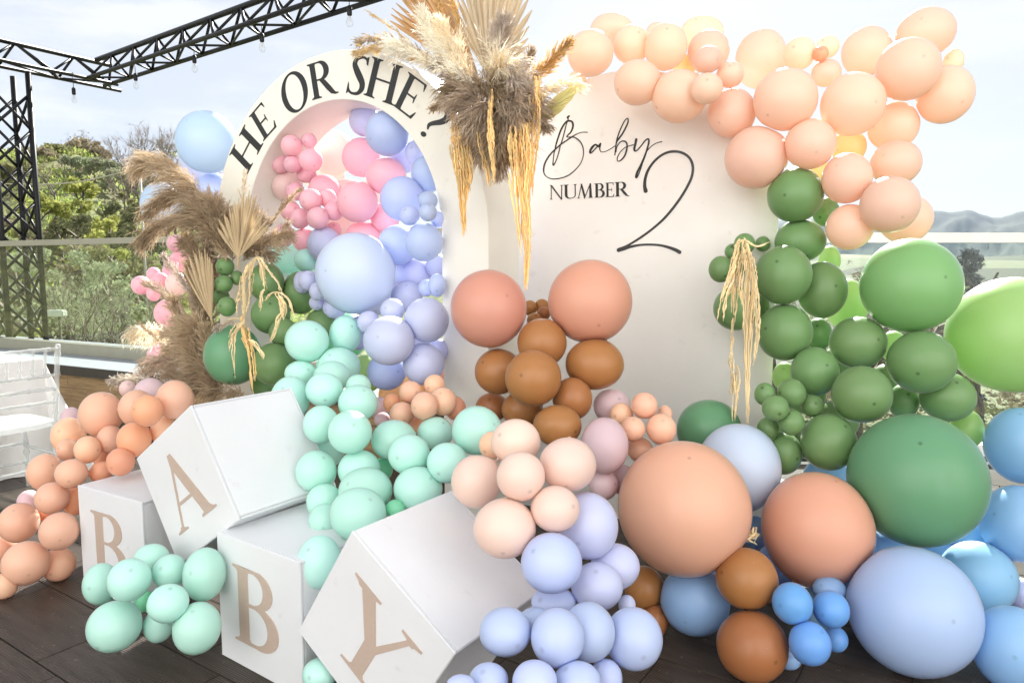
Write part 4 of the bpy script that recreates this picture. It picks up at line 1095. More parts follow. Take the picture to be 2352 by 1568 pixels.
D0 = np.array([b.d for b in balls]); Dv = D0.copy()
RAYS = np.array([tuple(b.ray) for b in balls]); KR = np.array([b.kr for b in balls])
dirs = RAYS[:, None, :]
for it in range(160):
    P = RAYS * Dv[:, None]; Rr = KR * Dv
    diff = P[:, None] - P[None]; dist = np.sqrt((diff ** 2).sum(-1)) + 1e-9
    allow = 0.17 * np.minimum(Rr[:, None], Rr[None])
    pen = Rr[:, None] + Rr[None] - dist - allow
    np.fill_diagonal(pen, -1)
    I, J = np.where(np.triu(pen > 0))
    mv = np.zeros(NB)
    for i, j in zip(I, J):
        f, g = (i, j) if D0[i] <= D0[j] else (j, i)
        m_ = 0.22 * pen[i, j]
        wf, wg = KR[g] / (KR[f] + KR[g]), KR[f] / (KR[f] + KR[g])
        mv[f] -= m_ * wf; mv[g] += m_ * wg
    Dv += np.clip(mv, -0.03, 0.03) + 0.03 * (D0 - Dv)
    # keep above the deck
    zz = -RAYS[:, 2]
    lim = np.where(zz > 0.02, EYE / (np.maximum(zz, 0.02) + KR * 0.98), 99)
    Dv = np.minimum(Dv, lim)
for b, d in zip(balls, Dv):
    b.d = float(d); b.c = EYEV + b.ray * b.d
    b.R = b.kr * b.d
CEN = np.array([tuple(b.c) for b in balls]); RAD = np.array([b.R for b in balls])

def unit_balloon(nu, nv):
    """round end at +Z (tip), tapering to a short neck at -Z"""
    vs, fs = [], []
    for j in range(1, nv):
        th = math.pi * j / nv
        z, r = math.cos(th), math.sin(th)
        t = max(0.0, -z)
        r *= 1 - 0.10 * t ** 2.2
        z *= 1.0 if z > 0 else 1 + 0.06 * t ** 2
        if j >= nv - 1: r *= 0.55; z -= 0.05
        for i in range(nu):
            a = 2 * math.pi * i / nu
            vs.append((r * math.cos(a), r * math.sin(a), z))
    top = len(vs); vs.append((0, 0, 1)); bot = len(vs); vs.append((0, 0, -1.16))
    for i in range(nu):
        k = (i + 1) % nu
        fs.append((top, i, k))
        for j in range(nv - 2):
            fs.append((j * nu + i, (j + 1) * nu + i, (j + 1) * nu + k, j * nu + k))
        fs.append(((nv - 2) * nu + i, bot, (nv - 2) * nu + k))
    return np.array(vs), fs
KNOT = {}
UNIT = {k: unit_balloon(*k) for k in ((28, 18), (40, 26), (56, 36))}
for idx, b in enumerate(balls):
    rp = max(b.rx, b.ry)
    vs, fs = UNIT[(28, 18) if rp < 28 else (40, 26) if rp < 75 else (56, 36)]
    rr = random.Random(idx * 13 + 5)
    if b.tip:
        tx, ty = b.tip[0] / b.rx, b.tip[1] / b.ry
        tz = math.sqrt(max(0.05, 1 - tx * tx - ty * ty))
        back = -b.ray.normalized()
        rt = V((1, 0, 0)); upv = back.cross(rt).normalized(); rt = upv.cross(back)
        tip = (rt * tx - upv * ty + back * tz).normalized()
    else:
        back = -b.ray.normalized(); rt = V((1, 0, 0)); upv = back.cross(rt).normalized(); rt = upv.cross(back)
        ta, pa = rr.uniform(.55, .95), rr.uniform(0, 6.28)
        tip = (rt * math.cos(pa) * math.sin(ta) + upv * math.sin(pa) * math.sin(ta) + back * math.cos(ta)).normalized()
    q = V((0, 0, 1)).rotation_difference(tip)
    Rm = np.array(q.to_matrix())
    W = vs @ Rm.T                                            # world oriented
    sx, sz = b.sx * b.d, b.sz * b.d
    W = W * np.array([sx, b.R, sz])
    # neighbours press flat contact faces into the skin
    dd = CEN - CEN[idx]; ds = np.sqrt((dd ** 2).sum(1))
    for j in np.where((ds < (RAD + b.R) * 0.995) & (ds > 1e-6))[0]:
        nrm = dd[j] / ds[j]
        a = (ds[j] ** 2 + b.R ** 2 - RAD[j] ** 2) / (2 * ds[j])
        a = max(a, 0.90 * b.R)
        s_ = W @ nrm
        k = 0.07 * b.R
        over = s_ - a
        new = a - np.maximum(0, k - np.abs(over)) ** 2 / (4 * k)
        s2 = np.where(over > -k, np.where(over > k, a, np.minimum(s_, a) - np.maximum(0, k - np.abs(over)) ** 2 / (4 * k)), s_)
        W = W + (s2 - s_)[:, None] * nrm
    zmin = -CEN[idx][2] + 0.001
    W[:, 2] = np.maximum(W[:, 2], zmin)                       # resting on the deck
    Lc = W @ Rm                                              # back to the balloon's own axes
    o = mesh_obj('balloon', Lc, fs, LATEX[b.col], None, True, b.c, q)
    tag(o, b.lab, 'balloon', b.grp)
    if rp > 24:
        if b.col not in KNOT:
            mbk = MB(); mbk.tube([(0, 0, -1.12), (0, 0, -1.17), (0, 0, -1.20), (0, 0, -1.235), (0, 0, -1.25)], [.035, .05, .035, .075, .085], 9)
            KNOT[b.col] = bpy.data.meshes.new('knot'); KNOT[b.col].from_pydata(mbk.v, [], mbk.f); KNOT[b.col].materials.append(LATEX[b.col])
        kn = link('knot', KNOT[b.col], o)
        kn.scale = (min(b.R, .11),) * 3; kn.location = (0, 0, -b.R * 1.14 + 1.14 * min(b.R, .11))

# ------------------------------------------------------------------ dried grasses
FIB = {'tan': fibre('pampas_tan', srgb(204, 184, 156), .35), 'brown': fibre('pampas_brown', srgb(178, 158, 132), .35), 'taupe': fibre('pampas_taupe', srgb(196, 178, 158), .4),
       'cream': fibre('pampas_cream', srgb(248, 238, 216), .5), 'white': fibre('pampas_white', srgb(252, 248, 236), 0.5), 'gold': fibre('grass_gold', srgb(218, 184, 128), .35),
       'grey': fibre('pampas_grey', srgb(212, 200, 188), .5), 'straw': fibre('straw', srgb(230, 206, 154), .5), 'green': fibre('dried_green_leaf', srgb(222, 214, 150), .4),
       'palm': fibre('dry_palm', srgb(196, 174, 140), 0.12), 'palmlight': fibre('dry_palm_light', srgb(182, 166, 142), 0.06), 'palmbrown': fibre('dry_palm_brown', srgb(186, 150, 110), 0.08),
       'amber': fibre('amaranth_amber', srgb(244, 212, 150), 0.25, 0.38), 'pale': fibre('amaranth_pale', srgb(240, 220, 176), 0.2, 0.34)}
def plume(path, length, n, kind, droop=0.5, side=None, width=0.0028, spread=0.75, seed=0, taper=0.35, stemr=0.002):
    """feathery head: hair thin ribbons leaving a curved stem, drooping; path = world points"""
    rr = random.Random(seed)
    pts = [V(p) for p in path]
    C_ = [V(p) for p in catmull([tuple(p) for p in pts], 8)]
    mb = MB()
    mb.tube(C_, [stemr * (1 - .6 * i / len(C_)) for i in range(len(C_))], 5)
    m = len(C_) - 1
    per = 13
    for k in range(int(n * 2.9 / per)):                       # spikelets, each a small spray of fibres
        t = rr.random() ** 0.85
        f = t * m; i = min(int(f), m - 1)
        p = C_[i].lerp(C_[i + 1], f - i)
        tan = (C_[i + 1] - C_[i]).normalized()
        rd = V((rr.gauss(0, 1), rr.gauss(0, 1), rr.gauss(0, 1))); rd -= tan * rd.dot(tan)
        rd = rd.normalized() if rd.length > 1e-6 else tan.orthogonal()
        if side is not None: rd = (rd + side * 1.1).normalized()
        L_ = length * (1 - taper * abs(2 * t - .9)) * rr.uniform(.45, 1.2) * (1 if t < .93 else .7)
        a = spread * rr.uniform(.35, 1.5)
        dr = droop * rr.uniform(.3, 1.5)
        d0 = (tan * (1.0 - .2 * a) + rd * a).normalized()
        d1 = (d0 + V((0, 0, -dr)) + (side * .35 if side is not None else V())).normalized()
        d2 = (d1 + V((rr.gauss(0, .18), rr.gauss(0, .18), -dr))).normalized()
        ax = [p + rd * .002]; ax.append(ax[0] + d0 * L_ * .45); ax.append(ax[1] + d1 * L_ * .4); ax.append(ax[2] + d2 * L_ * .35)
        for _ in range(per):
            s = rr.random() * 2.2; j = min(int(s), 2); g = s - j
            q0 = ax[j].lerp(ax[j + 1], g)
            dd = (ax[j + 1] - ax[j]).normalized()
            jit = V((rr.gauss(0, .2), rr.gauss(0, .2), rr.gauss(0, .2)))
            e0 = (dd + jit).normalized(); e1 = (e0 + (d2 - dd) * .5 + jit * .8 + V((0, 0, -dr * .35))).normalized()
            l_ = L_ * rr.uniform(.22, .5)
            q1 = q0 + e0 * l_ * .55; q2 = q1 + e1 * l_ * .45
            w = e0.cross(V((rr.gauss(0, 1), rr.gauss(0, 1), rr.gauss(0, 1)))).normalized() * width * .5
            mb.add([q0 - w * .7, q0 + w * .7, q1 - w * .9, q1 + w * .9, q2], [(0, 1, 3, 2), (2, 3, 4)])
    return mb, FIB[kind]
def tassel(path, wid, n, kind, seed=0, cord=0.0035):
    """hanging amaranth: a bundle of knobbly cords"""
    rr = random.Random(seed)
    C_ = [V(p) for p in catmull([tuple(p) for p in path], 6)]
    mb = MB(); m = len(C_) - 1
    for k in range(n):
        a, r0 = rr.uniform(0, 6.28), math.sqrt(rr.random())
        t0, t1 = rr.uniform(0, .45) * (k > 1), 1 - (rr.random() ** 1.5) * .6 * (k > 0)
        if t1 - t0 < .2: t1 = t0 + .2
        pts, rs = [], []
        L_ = sum((C_[i + 1] - C_[i]).length for i in range(m)) * (t1 - t0)
        st = max(8, min(46, int(L_ / 0.011)))
        ph = rr.uniform(0, 9)
        for s_ in range(st + 1):
            t = t0 + (t1 - t0) * s_ / st
            f = t * m; i = min(int(f), m - 1)
            p = C_[i].lerp(C_[i + 1], f - i)
            w = wid * (0.35 + 0.65 * math.sin(math.pi * min(1, .15 + t * .9)))
            pts.append(p + V((math.cos(a + .5 * t) * r0 * w * 1.25 + .004 * math.sin(ph + t * 9) + rr.uniform(-.002, .002), math.sin(a + .4 * t) * r0 * w * .7 + rr.uniform(-.002, .002), 0)))
            rs.append(cord * rr.uniform(.5, 1.4) * (1 if s_ < st - 1 else .4))
        mb.tube(pts, rs, 5)
    return mb, FIB[kind]
def fan(base, tips, kind, parent, inv, seed=0, width=0.011, name='palm_fan'):
    """dried palm fan: separate pleated leaflets from one base"""
    rr = random.Random(seed)
    mbs = MB(); d = sum((V(t) - base for t in tips), V()).normalized()
    mbs.tube([base - d * .05, base + d * .05], .006, 6)
    root = mbs.build(name, FIB[kind], parent)
    for t in tips:
        mb = MB()
        t = V(t); ax = (t - base).normalized(); sd = ax.cross(V((0.25, -1, 0.1))).normalized(); nr = sd.cross(ax).normalized()
        if sd.length < .1: sd = ax.orthogonal()
        L_ = (t - base).length; bend = nr * rr.uniform(-.05, .05) * L_; w = width * rr.uniform(.7, 1.25)
        vs, fs = [], []
        for i, (f, k) in enumerate(((0, .22), (.3, .6), (.6, 1), (.85, .8), (1, .18))):
            c = base.lerp(t, f) + bend * f * f
            vs += [c - sd * w * k * .5 + nr * w * .0, c + nr * w * .28 * k, c + sd * w * k * .5]
        for i in range(4):
            a = i * 3; fs += [(a, a + 1, a + 4, a + 3), (a + 1, a + 2, a + 5, a + 4)]
        mb.add(vs, fs)
        mb.build('leaflet', FIB[kind], root)
    return root
def arrangement(name, base, label, cat):
    r = empty(name, base, label, cat)
    return r, Matrix.Translation(-base)
def put(mbm, name, parent, inv):
    mb, mat = mbm
    mb.v = [tuple(inv @ V(v)) for v in mb.v]
    return mb.build(name, mat, parent)
def P3(pts, v0, dv=0.0):
    k = max(1, len(pts) - 1)
    return [at_v(x, y, v0 + dv * i / k) for i, (x, y) in enumerate(pts)]

# --- left arrangement
base = at_v(478, 800, 2.52)
arr, inv = arrangement('dried_arrangement', base, 'brown pampas and palm spray standing at the left leg of the arch', 'dried flowers')
LFT = V((-.85, 0, -.15))
for i, (pts, v0, dv, ln, n, kd, dr, sd, sp) in enumerate((
    ([(500, 560), (484, 490), (455, 440), (425, 410), (392, 380), (352, 366), (330, 385)], 2.5, -.12, .20, 1500, 'tan', .45, LFT * .8, .6),
    ([(505, 540), (480, 500), (450, 465), (420, 450), (375, 462), (345, 490)], 2.46, -.1, .17, 1300, 'brown', .45, LFT * .8, .6),
    ([(505, 560), (470, 520), (430, 505), (385, 512), (350, 535), (334, 552)], 2.44, -.1, .15, 1100, 'brown', .5, LFT * .6, .55),
    ([(510, 580), (490, 530), (470, 500), (445, 490)], 2.4, -.04, .15, 900, 'brown', .5, LFT * .3, .8),
    ([(520, 590), (512, 540), (508, 500), (488, 470)], 2.44, 0, .12, 700, 'brown', .3, None, .8),
    ([(590, 560), (625, 508), (655, 468), (690, 434)], 2.5, 0, .05, 420, 'tan', .0, None, .35),
    ([(560, 590), (590, 566), (627, 547), (668, 538)], 2.44, -.05, .10, 800, 'tan', .15, None, .6),
    ([(640, 560), (652, 530), (662, 515)], 2.5, 0, .05, 160, 'tan', 0, None, .5),
    ([(552, 500), (556, 460), (560, 425), (563, 398)], 2.62, 0, .06, 160, 'cream', 0, None, .3),
    ([(540, 590), (547, 555), (556, 525), (564, 498)], 2.4, 0, .10, 900, 'tan', .1, None, .6),
    ([(520, 600), (508, 570), (505, 545), (510, 520)], 2.4, 0, .09, 700, 'tan', .2, None, .6),
    ([(560, 600), (575, 580), (600, 580), (628, 592)], 2.42, 0, .08, 500, 'brown', .3, None, .7),
    ([(480, 760), (445, 690), (415, 640), (392, 612), (378, 590)], 2.45, 0, .07, 700, 'grey', .0, None, .35),
    ([(470, 790), (430, 735), (398, 695), (362, 664), (332, 651)], 2.42, 0, .08, 800, 'taupe', .0, None, .35),
    ([(470, 820), (440, 770), (405, 720), (400, 690)], 2.4, 0, .09, 700, 'tan', .1, None, .5),
    ([(440, 815), (405, 790), (362, 764), (322, 757), (306, 768)], 2.5, 0, .14, 900, 'cream', .9, None, .6),
    ([(440, 850), (405, 815), (362, 780), (322, 742)], 2.4, 0, .05, 420, 'brown', .0, None, .35),
    ([(450, 860), (415, 838), (370, 826), (322, 838)], 2.38, 0, .10, 800, 'taupe', .3, None, .5),
    ([(450, 870), (400, 850), (360, 845), (330, 850)], 2.4, 0, .09, 700, 'taupe', .3, None, .5),
    ([(475, 880), (462, 830), (452, 785), (456, 748)], 2.34, 0, .16, 1500, 'tan', .25, LFT * 1.1, .75),
    ([(480, 860), (440, 800), (400, 770), (374, 762)], 2.42, 0, .09, 700, 'taupe', .1, None, .5),
    ([(420, 885), (370, 880), (310, 868), (258, 873)], 2.25, -.05, .09, 800, 'grey', .4, None, .45),
    ([(330, 868), (300, 868), (268, 870), (255, 873)], 2.2, 0, .05, 260, 'white', .2, None, .5),
    ([(500, 890), (470, 880), (430, 878), (395, 885)], 2.3, 0, .12, 900, 'brown', .4, None, .7),
    ([(500, 900), (490, 870), (470, 850), (440, 845)], 2.3, 0, .11, 800, 'brown', .2, None, .7),
    ([(545, 738), (525, 740), (505, 748), (492, 758)], 2.22, 0, .035, 300, 'grey', .3, None, .5),
    ([(490, 720), (480, 680), (470, 640), (450, 600)], 2.46, 0, .10, 800, 'tan', .1, None, .4),
    ([(495, 700), (488, 660), (478, 620), (470, 580)], 2.44, 0, .09, 700, 'brown', .1, None, .45),
    ([(500, 640), (470, 610), (440, 575), (415, 555)], 2.44, 0, .10, 800, 'brown', .2, None, .5),
    ([(560, 905), (530, 900), (500, 905), (480, 900)], 2.25, 0, .10, 600, 'brown', .4, None, .8),
    ([(480, 780), (455, 720), (440, 660), (432, 610)], 2.5, 0, .09, 900, 'tan', .05, None, .4),
    ([(485, 760), (470, 700), (462, 640), (458, 590)], 2.5, 0, .08, 900, 'taupe', .05, None, .4),
    ([(490, 690), (470, 640), (448, 590), (430, 545)], 2.5, 0, .10, 1000, 'tan', .1, None, .45),
    ([(500, 660), (490, 610), (480, 560), (472, 515)], 2.48, 0, .10, 1000, 'taupe', .1, None, .45),
    ([(470, 850), (452, 800), (430, 760), (412, 735)], 2.46, 0, .10, 1000, 'brown', .1, None, .5),
    ([(470, 870), (445, 840), (412, 815), (385, 805)], 2.4, 0, .10, 1000, 'tan', .15, None, .5),
    ([(535, 600), (525, 560), (522, 525), (530, 495)], 2.42, 0, .09, 900, 'brown', .1, None, .5),
    ([(555, 600), (575, 560), (590, 530), (600, 500)], 2.46, 0, .08, 800, 'taupe', .05, None, .5),
    ([(505, 900), (490, 850), (478, 800), (470, 750)], 2.32, 0, .10, 900, 'tan', .1, None, .5),
    ([(480, 900), (455, 860), (430, 820), (405, 780)], 2.42, 0, .10, 1000, 'taupe', .1, None, .5),
    ([(500, 820), (485, 770), (470, 715), (452, 660)], 2.46, 0, .10, 1000, 'brown', .05, None, .45),
    ([(525, 560), (515, 520), (500, 480), (480, 450)], 2.46, 0, .10, 900, 'tan', .15, None, .6),
    ([(460, 900), (440, 890), (410, 870), (380, 858)], 2.36, 0, .09, 900, 'brown', .2, None, .6))):
    put(plume(P3(pts, v0, dv), ln, int(n * 1.35), kd, dr, sd, seed=i, spread=sp), 'plume', arr, inv)
b0 = inv @ at_v(548, 592, 2.36)
fan(b0, [inv @ at_v(x, y, 2.34 + .03 * math.sin(x)) for x, y in ((497, 520), (503, 505), (509, 512), (515, 492), (521, 498), (527, 478), (533, 482), (538, 462), (544, 470), (549, 455), (555, 462), (560, 446), (566, 452), (572, 438), (577, 447), (583, 452), (588, 449), (593, 462), (598, 468), (604, 478), (609, 488), (615, 502), (620, 515))], 'palm', arr, inv, 1, .016)
b0 = inv @ at_v(486, 735, 2.36)
fan(b0, [inv @ at_v(x, y, 2.34 + .03 * math.sin(x)) for x, y in ((436, 590), (443, 575), (450, 582), (457, 572), (463, 580), (470, 570), (476, 582), (482, 590), (488, 600), (430, 610), (426, 630))], 'palm', arr, inv, 2, .016)

# --- top arrangement over the joint of arch and board
base = at_v(1115, 220, 2.72)
arr, inv = arrangement('dried_arrangement', base, 'tall palm fan and cream pampas spray at the joint of arch and board', 'dried flowers')
DN = V((0, 0, -1))
for i, (pts, v0, dv, ln, n, kd, dr, sd, sp) in enumerate((
    ([(1010, 160), (976, 138), (930, 120), (880, 112), (815, 120)], 2.66, 0, .085, 1300, 'straw', .06, None, .4),
    ([(1010, 146), (960, 116), (900, 94), (850, 92), (822, 98)], 2.7, 0, .07, 900, 'tan', .1, None, .4),
    ([(990, 140), (950, 112), (905, 68), (835, 22)], 2.7, 0, .035, 420, 'straw', .0, None, .35),
    ([(1015, 150), (998, 105), (983, 65), (972, 28)], 2.6, 0, .085, 1100, 'white', .2, None, .5),
    ([(1085, 178), (1060, 140), (1035, 95), (1013, 58)], 2.58, 0, .10, 1300, 'cream', .2, None, .5),
    ([(1060, 175), (1040, 140), (1020, 115), (1000, 90)], 2.56, 0, .09, 900, 'white', .25, None, .55),
    ([(1000, 150), (960, 130), (925, 112), (898, 104)], 2.58, 0, .10, 1000, 'white', .3, None, .6),
    ([(1024, 110), (1016, 55), (1004, 0), (996, -40)], 2.68, 0, .045, 600, 'gold', .0, None, .35),
    ([(1060, 105), (1052, 55), (1038, 0), (1030, -45)], 2.68, 0, .045, 600, 'gold', .0, None, .35),
    ([(1138, 195), (1141, 150), (1146, 100), (1158, 50)], 2.6, 0, .10, 1300, 'grey', .15, None, .5),
    ([(1120, 190), (1130, 170), (1140, 158), (1150, 152)], 2.52, 0, .16, 1200, 'cream', .9, None, .9),
    ([(1150, 200), (1160, 180), (1170, 180), (1180, 190)], 2.52, 0, .15, 900, 'grey', .9, None, .9),
    ([(1200, 222), (1222, 186), (1262, 146), (1306, 98)], 2.64, 0, .075, 1200, 'gold', .1, None, .45),
    ([(1198, 210), (1206, 175), (1212, 150), (1220, 122)], 2.66, 0, .06, 600, 'brown', .0, None, .4),
    ([(1232, 235), (1262, 205), (1300, 190), (1343, 198)], 2.66, 0, .06, 700, 'cream', .3, None, .6),
    ([(1060, 185), (1040, 168), (1020, 158), (1002, 152)], 2.62, 0, .07, 900, 'taupe', .15, None, .6),
    ([(1085, 220), (1065, 205), (1048, 205), (1030, 212)], 2.54, 0, .11, 1300, 'brown', .5, None, .9),
    ([(1105, 240), (1088, 228), (1072, 228), (1056, 240)], 2.5, 0, .12, 1400, 'taupe', .5, None, .9),
    ([(1120, 235), (1110, 250), (1100, 270), (1095, 295)], 2.5, 0, .14, 1400, 'taupe', .5, None, .9),
    ([(1140, 230), (1155, 235), (1175, 245), (1195, 262)], 2.5, 0, .14, 1500, 'taupe', .5, None, .9),
    ([(1150, 250), (1150, 280), (1148, 310), (1140, 330)], 2.5, 0, .13, 1400, 'brown', .5, None, .8),
    ([(1150, 300), (1150, 330), (1148, 365), (1143, 392)], 2.52, 0, .085, 900, 'taupe', .6, None, .55),
    ([(1050, 212), (1035, 228), (1012, 242), (992, 250)], 2.58, 0, .045, 600, 'brown', .3, None, .6),
    ([(1090, 190), (1060, 175), (1030, 160), (1000, 158)], 2.52, 0, .055, 420, 'white', .3, None, .7),
    ([(1210, 260), (1225, 270), (1240, 280), (1252, 290)], 2.62, 0, .07, 500, 'taupe', .3, None, .6),
    ([(1100, 220), (1110, 210), (1125, 205), (1140, 212)], 2.48, 0, .12, 1000, 'brown', .6, None, .9),
    ([(1110, 200), (1095, 195), (1080, 188), (1062, 180)], 2.62, 0, .10, 1200, 'taupe', .2, None, .8),
    ([(1110, 260), (1105, 290), (1110, 320), (1120, 345)], 2.58, 0, .13, 1300, 'taupe', .5, None, .8),
    ([(1160, 270), (1175, 290), (1180, 310), (1180, 330)], 2.58, 0, .12, 1200, 'brown', .5, None, .8),
    ([(1170, 225), (1190, 225), (1210, 232), (1228, 246)], 2.56, 0, .12, 1200, 'taupe', .4, None, .8),
    ([(1120, 190), (1130, 210), (1140, 240), (1150, 270)], 2.66, 0, .16, 1500, 'brown', .4, None, .9),
    ([(1080, 230), (1090, 260), (1100, 300), (1110, 330)], 2.7, 0, .15, 1300, 'brown', .4, None, .8),
    ([(1160, 230), (1165, 270), (1165, 310), (1160, 350)], 2.7, 0, .14, 1300, 'brown', .4, None, .8),
    ([(1130, 170), (1150, 165), (1175, 165), (1195, 180)], 2.6, 0, .12, 1000, 'grey', .5, None, .8))):
    put(plume(P3(pts, v0, dv), ln, n, kd, dr, sd, seed=100 + i, spread=sp), 'plume', arr, inv)
b0 = inv @ at_v(1098, 178, 2.74)
tips = [(893, 42), (897, 30), (901, 22), (905, 14), (908, 2), (913, -6), (919, -14), (926, -24), (934, -34), (943, -44), (953, -52), (963, -58), (974, -64), (986, -68), (998, -72), (1008, -70)]
fan(b0, [inv @ at_v(x, y, 2.76 + .03 * (i % 2)) for i, (x, y) in enumerate(tips)], 'palmbrown', arr, inv, 3, .03)
b0 = inv @ at_v(1122, 172, 2.72)
tips = [(1040, 8), (1048, -8), (1056, -22), (1064, -36), (1073, -48), (1082, -58), (1092, -66), (1102, -72), (1113, -76), (1124, -78), (1135, -78), (1146, -76), (1157, -72), (1168, -66), (1179, -58), (1189, -48), (1198, -36), (1207, -22), (1215, -6), (1222, 24), (1216, 60), (1214, 88), (1212, 105), (1034, 30)]
fan(b0, [inv @ at_v(x, y, 2.70 + .04 * (i % 2)) for i, (x, y) in enumerate(tips)], 'palmlight', arr, inv, 4, .024)
b0 = inv @ at_v(1232, 268, 2.64)
tips = [(1255, 268), (1268, 266), (1280, 260), (1290, 252), (1300, 244), (1308, 234), (1316, 224), (1322, 214), (1328, 206), (1326, 198), (1316, 200)]
fan(b0, [inv @ at_v(x, y, 2.64) for x, y in tips], 'green', arr, inv, 5, .034)
for i, (pts, v0, w, n, kd) in enumerate((
    ([(1050, 240), (1052, 300), (1056, 360), (1062, 430), (1066, 545)], 2.48, .030, 24, 'amber'),
    ([(1068, 300), (1070, 350), (1074, 400), (1078, 440)], 2.47, .022, 12, 'amber'),
    ([(1127, 205), (1127, 260), (1130, 330), (1136, 425)], 2.42, .013, 9, 'amber'),
    ([(1098, 305), (1110, 345), (1118, 390), (1126, 432)], 2.46, .014, 9, 'amber'),
    ([(1186, 275), (1190, 330), (1194, 420), (1202, 540), (1205, 668)], 2.46, .032, 28, 'amber'),
    ([(1196, 280), (1199, 340), (1202, 400), (1204, 470)], 2.45, .028, 16, 'amber'),
    ([(1176, 290), (1176, 330), (1175, 370)], 2.44, .012, 6, 'amber'),
    ([(1230, 175), (1232, 240), (1226, 330), (1222, 452)], 2.52, .020, 16, 'amber'),
    ([(1234, 185), (1240, 220), (1239, 270)], 2.5, .012, 7, 'amber'))):
    put(tassel(P3(pts, v0), w, n, kd, 50 + i), 'hanging_strand', arr, inv)

# --- amaranth tassels resting on balloons
def tassel_thing(label, base, specs):
    r, inv = arrangement('dried_amaranth', base, label, 'dried flowers')
    for i, (pts, v0, w, n, kd) in enumerate(specs):
        P = [at_d(x, y, v0) for x, y in pts] if v0 > 2.55 else P3(pts, v0)
        put(tassel(P, w, n, kd, 80 + i + int(base.x * 50), .0034), 'hanging_strand', r, inv)
    return r
tassel_thing('straw coloured amaranth tassel hanging over green balloons on the left arch leg', at_v(570, 610, 2.3), (
    ([(575, 600), (566, 640), (562, 690), (560, 735)], 2.27, .026, 16, 'pale'), ([(560, 725), (566, 770), (576, 812), (583, 903)], 2.22, .022, 12, 'amber'),
    ([(556, 735), (540, 752), (532, 780), (540, 868)], 2.2, .016, 6, 'pale'), ([(556, 732), (530, 733), (512, 748), (506, 754)], 2.22, .008, 4, 'pale'),
    ([(575, 780), (585, 790), (600, 812), (606, 825)], 2.2, .012, 5, 'pale'), ([(560, 650), (545, 690), (541, 725)], 2.26, .007, 3, 'pale'), ([(560, 740), (535, 770), (527, 806)], 2.2, .01, 4, 'pale'),
    ([(582, 615), (590, 592), (600, 600), (606, 640), (612, 668)], 2.3, .012, 7, 'pale'), ([(600, 600), (620, 625), (634, 645), (648, 674)], 2.3, .006, 3, 'pale'),
    ([(605, 665), (602, 690), (598, 714)], 2.28, .010, 5, 'pale'), ([(606, 690), (622, 675), (640, 672), (662, 690), (679, 733)], 2.27, .005, 3, 'pale'),
    ([(638, 674), (648, 700), (652, 735)], 2.26, .014, 8, 'pale'), ([(648, 715), (636, 745), (622, 786)], 2.25, .010, 5, 'pale')))
tassel_thing('pale amaranth tassel draped from small green balloons beside the Baby board', at_d(1705, 560, 3.0), (
    ([(1704, 546), (1698, 580), (1690, 640), (1684, 740)], 3.02, .026, 15, 'pale'), ([(1690, 590), (1675, 640), (1655, 690), (1649, 742)], 3.0, .008, 4, 'pale'),
    ([(1686, 640), (1668, 690), (1660, 738)], 3.0, .007, 3, 'pale'), ([(1686, 730), (1683, 800), (1679, 830)], 3.04, .007, 4, 'pale'), ([(1684, 820), (1690, 880), (1686, 966)], 3.02, .018, 10, 'pale'),
    ([(1712, 552), (1724, 600), (1728, 660), (1722, 760), (1718, 975)], 2.98, .022, 16, 'pale'), ([(1722, 580), (1736, 660), (1738, 740), (1732, 838)], 2.96, .010, 6, 'pale'),
    ([(1710, 600), (1706, 680), (1707, 758)], 2.96, .012, 6, 'pale'), ([(1700, 556), (1712, 552), (1738, 566), (1766, 556)], 3.0, .005, 3, 'pale')))
tassel_thing('scrap of straw amaranth caught between giant peach and terracotta pink balloons', at_d(1730, 1230, 2.62), (
    ([(1718, 1215), (1725, 1235), (1738, 1225), (1730, 1245)], 2.62, .012, 5, 'pale'), ([(1735, 1210), (1728, 1228), (1716, 1240), (1738, 1250)], 2.6, .01, 4, 'pale')))

# ------------------------------------------------------------------ steel truss with string light bulbs
K = V((-5.06, 8.73, 3.6))
tr = empty('truss_frame', V((-5.6, 8.2, ZC)), 'black steel lattice truss with column and two beams at the upper left', 'truss')
tr_inv = Matrix.Translation(-V((-5.6, 8.2, ZC)))
def bar(name, a, b, r):
    mb = MB(); mb.tube([tr_inv @ a, tr_inv @ b], r, 8)
    return mb.build(name, M_BLACK, tr, True)
def lattice(a0, b0, c0, axis, L_, step):
    """triangular beam: bottom chords a, b and top chord c"""
    for nm, p, r in (('bottom_chord', a0, .023), ('bottom_chord', b0, .023), ('top_chord', c0, .029)): bar(nm, p, p + axis * L_, r)
    k = 0.12; i = 0
    while k + step <= L_:
        p, q_, m = axis * k, axis * (k + step), axis * (k + step / 2)
        for lo in (a0, b0):
            bar('brace', lo + p, c0 + m, .0145); bar('brace', c0 + m, lo + q_, .0145)
        if i % 2 == 0: bar('brace', a0 + p, b0 + q_, .012)
        else: bar('brace', b0 + p, a0 + q_, .012)
        bar('brace', a0 + p, b0 + p, .012)
        k += step; i += 1
BXD = V((math.cos(math.radians(-36)), math.sin(math.radians(-36)), 0))
lattice(K - BXD * .05, K + VX * .29 - BXD * .2, K + VX * .145 + V((0, 0, .25)) - BXD * .05, BXD, 6.6, .52)
lattice(K + VX * .36, K - UX * .29 + VX * .55, K - UX * .145 + V((0, 0, .25)) + VX * .36, -VX, 5.6, .62)
CP = V((-6.05, 8.26, 0)); cs_ = .38
ch = [CP, CP + UX * cs_, CP + UX * cs_ + VX * cs_, CP + VX * cs_]
zb, zt = ZC + .002, 3.58
for c in ch: bar('column_chord', V((c.x, c.y, zb)), V((c.x, c.y, zt)), .031)
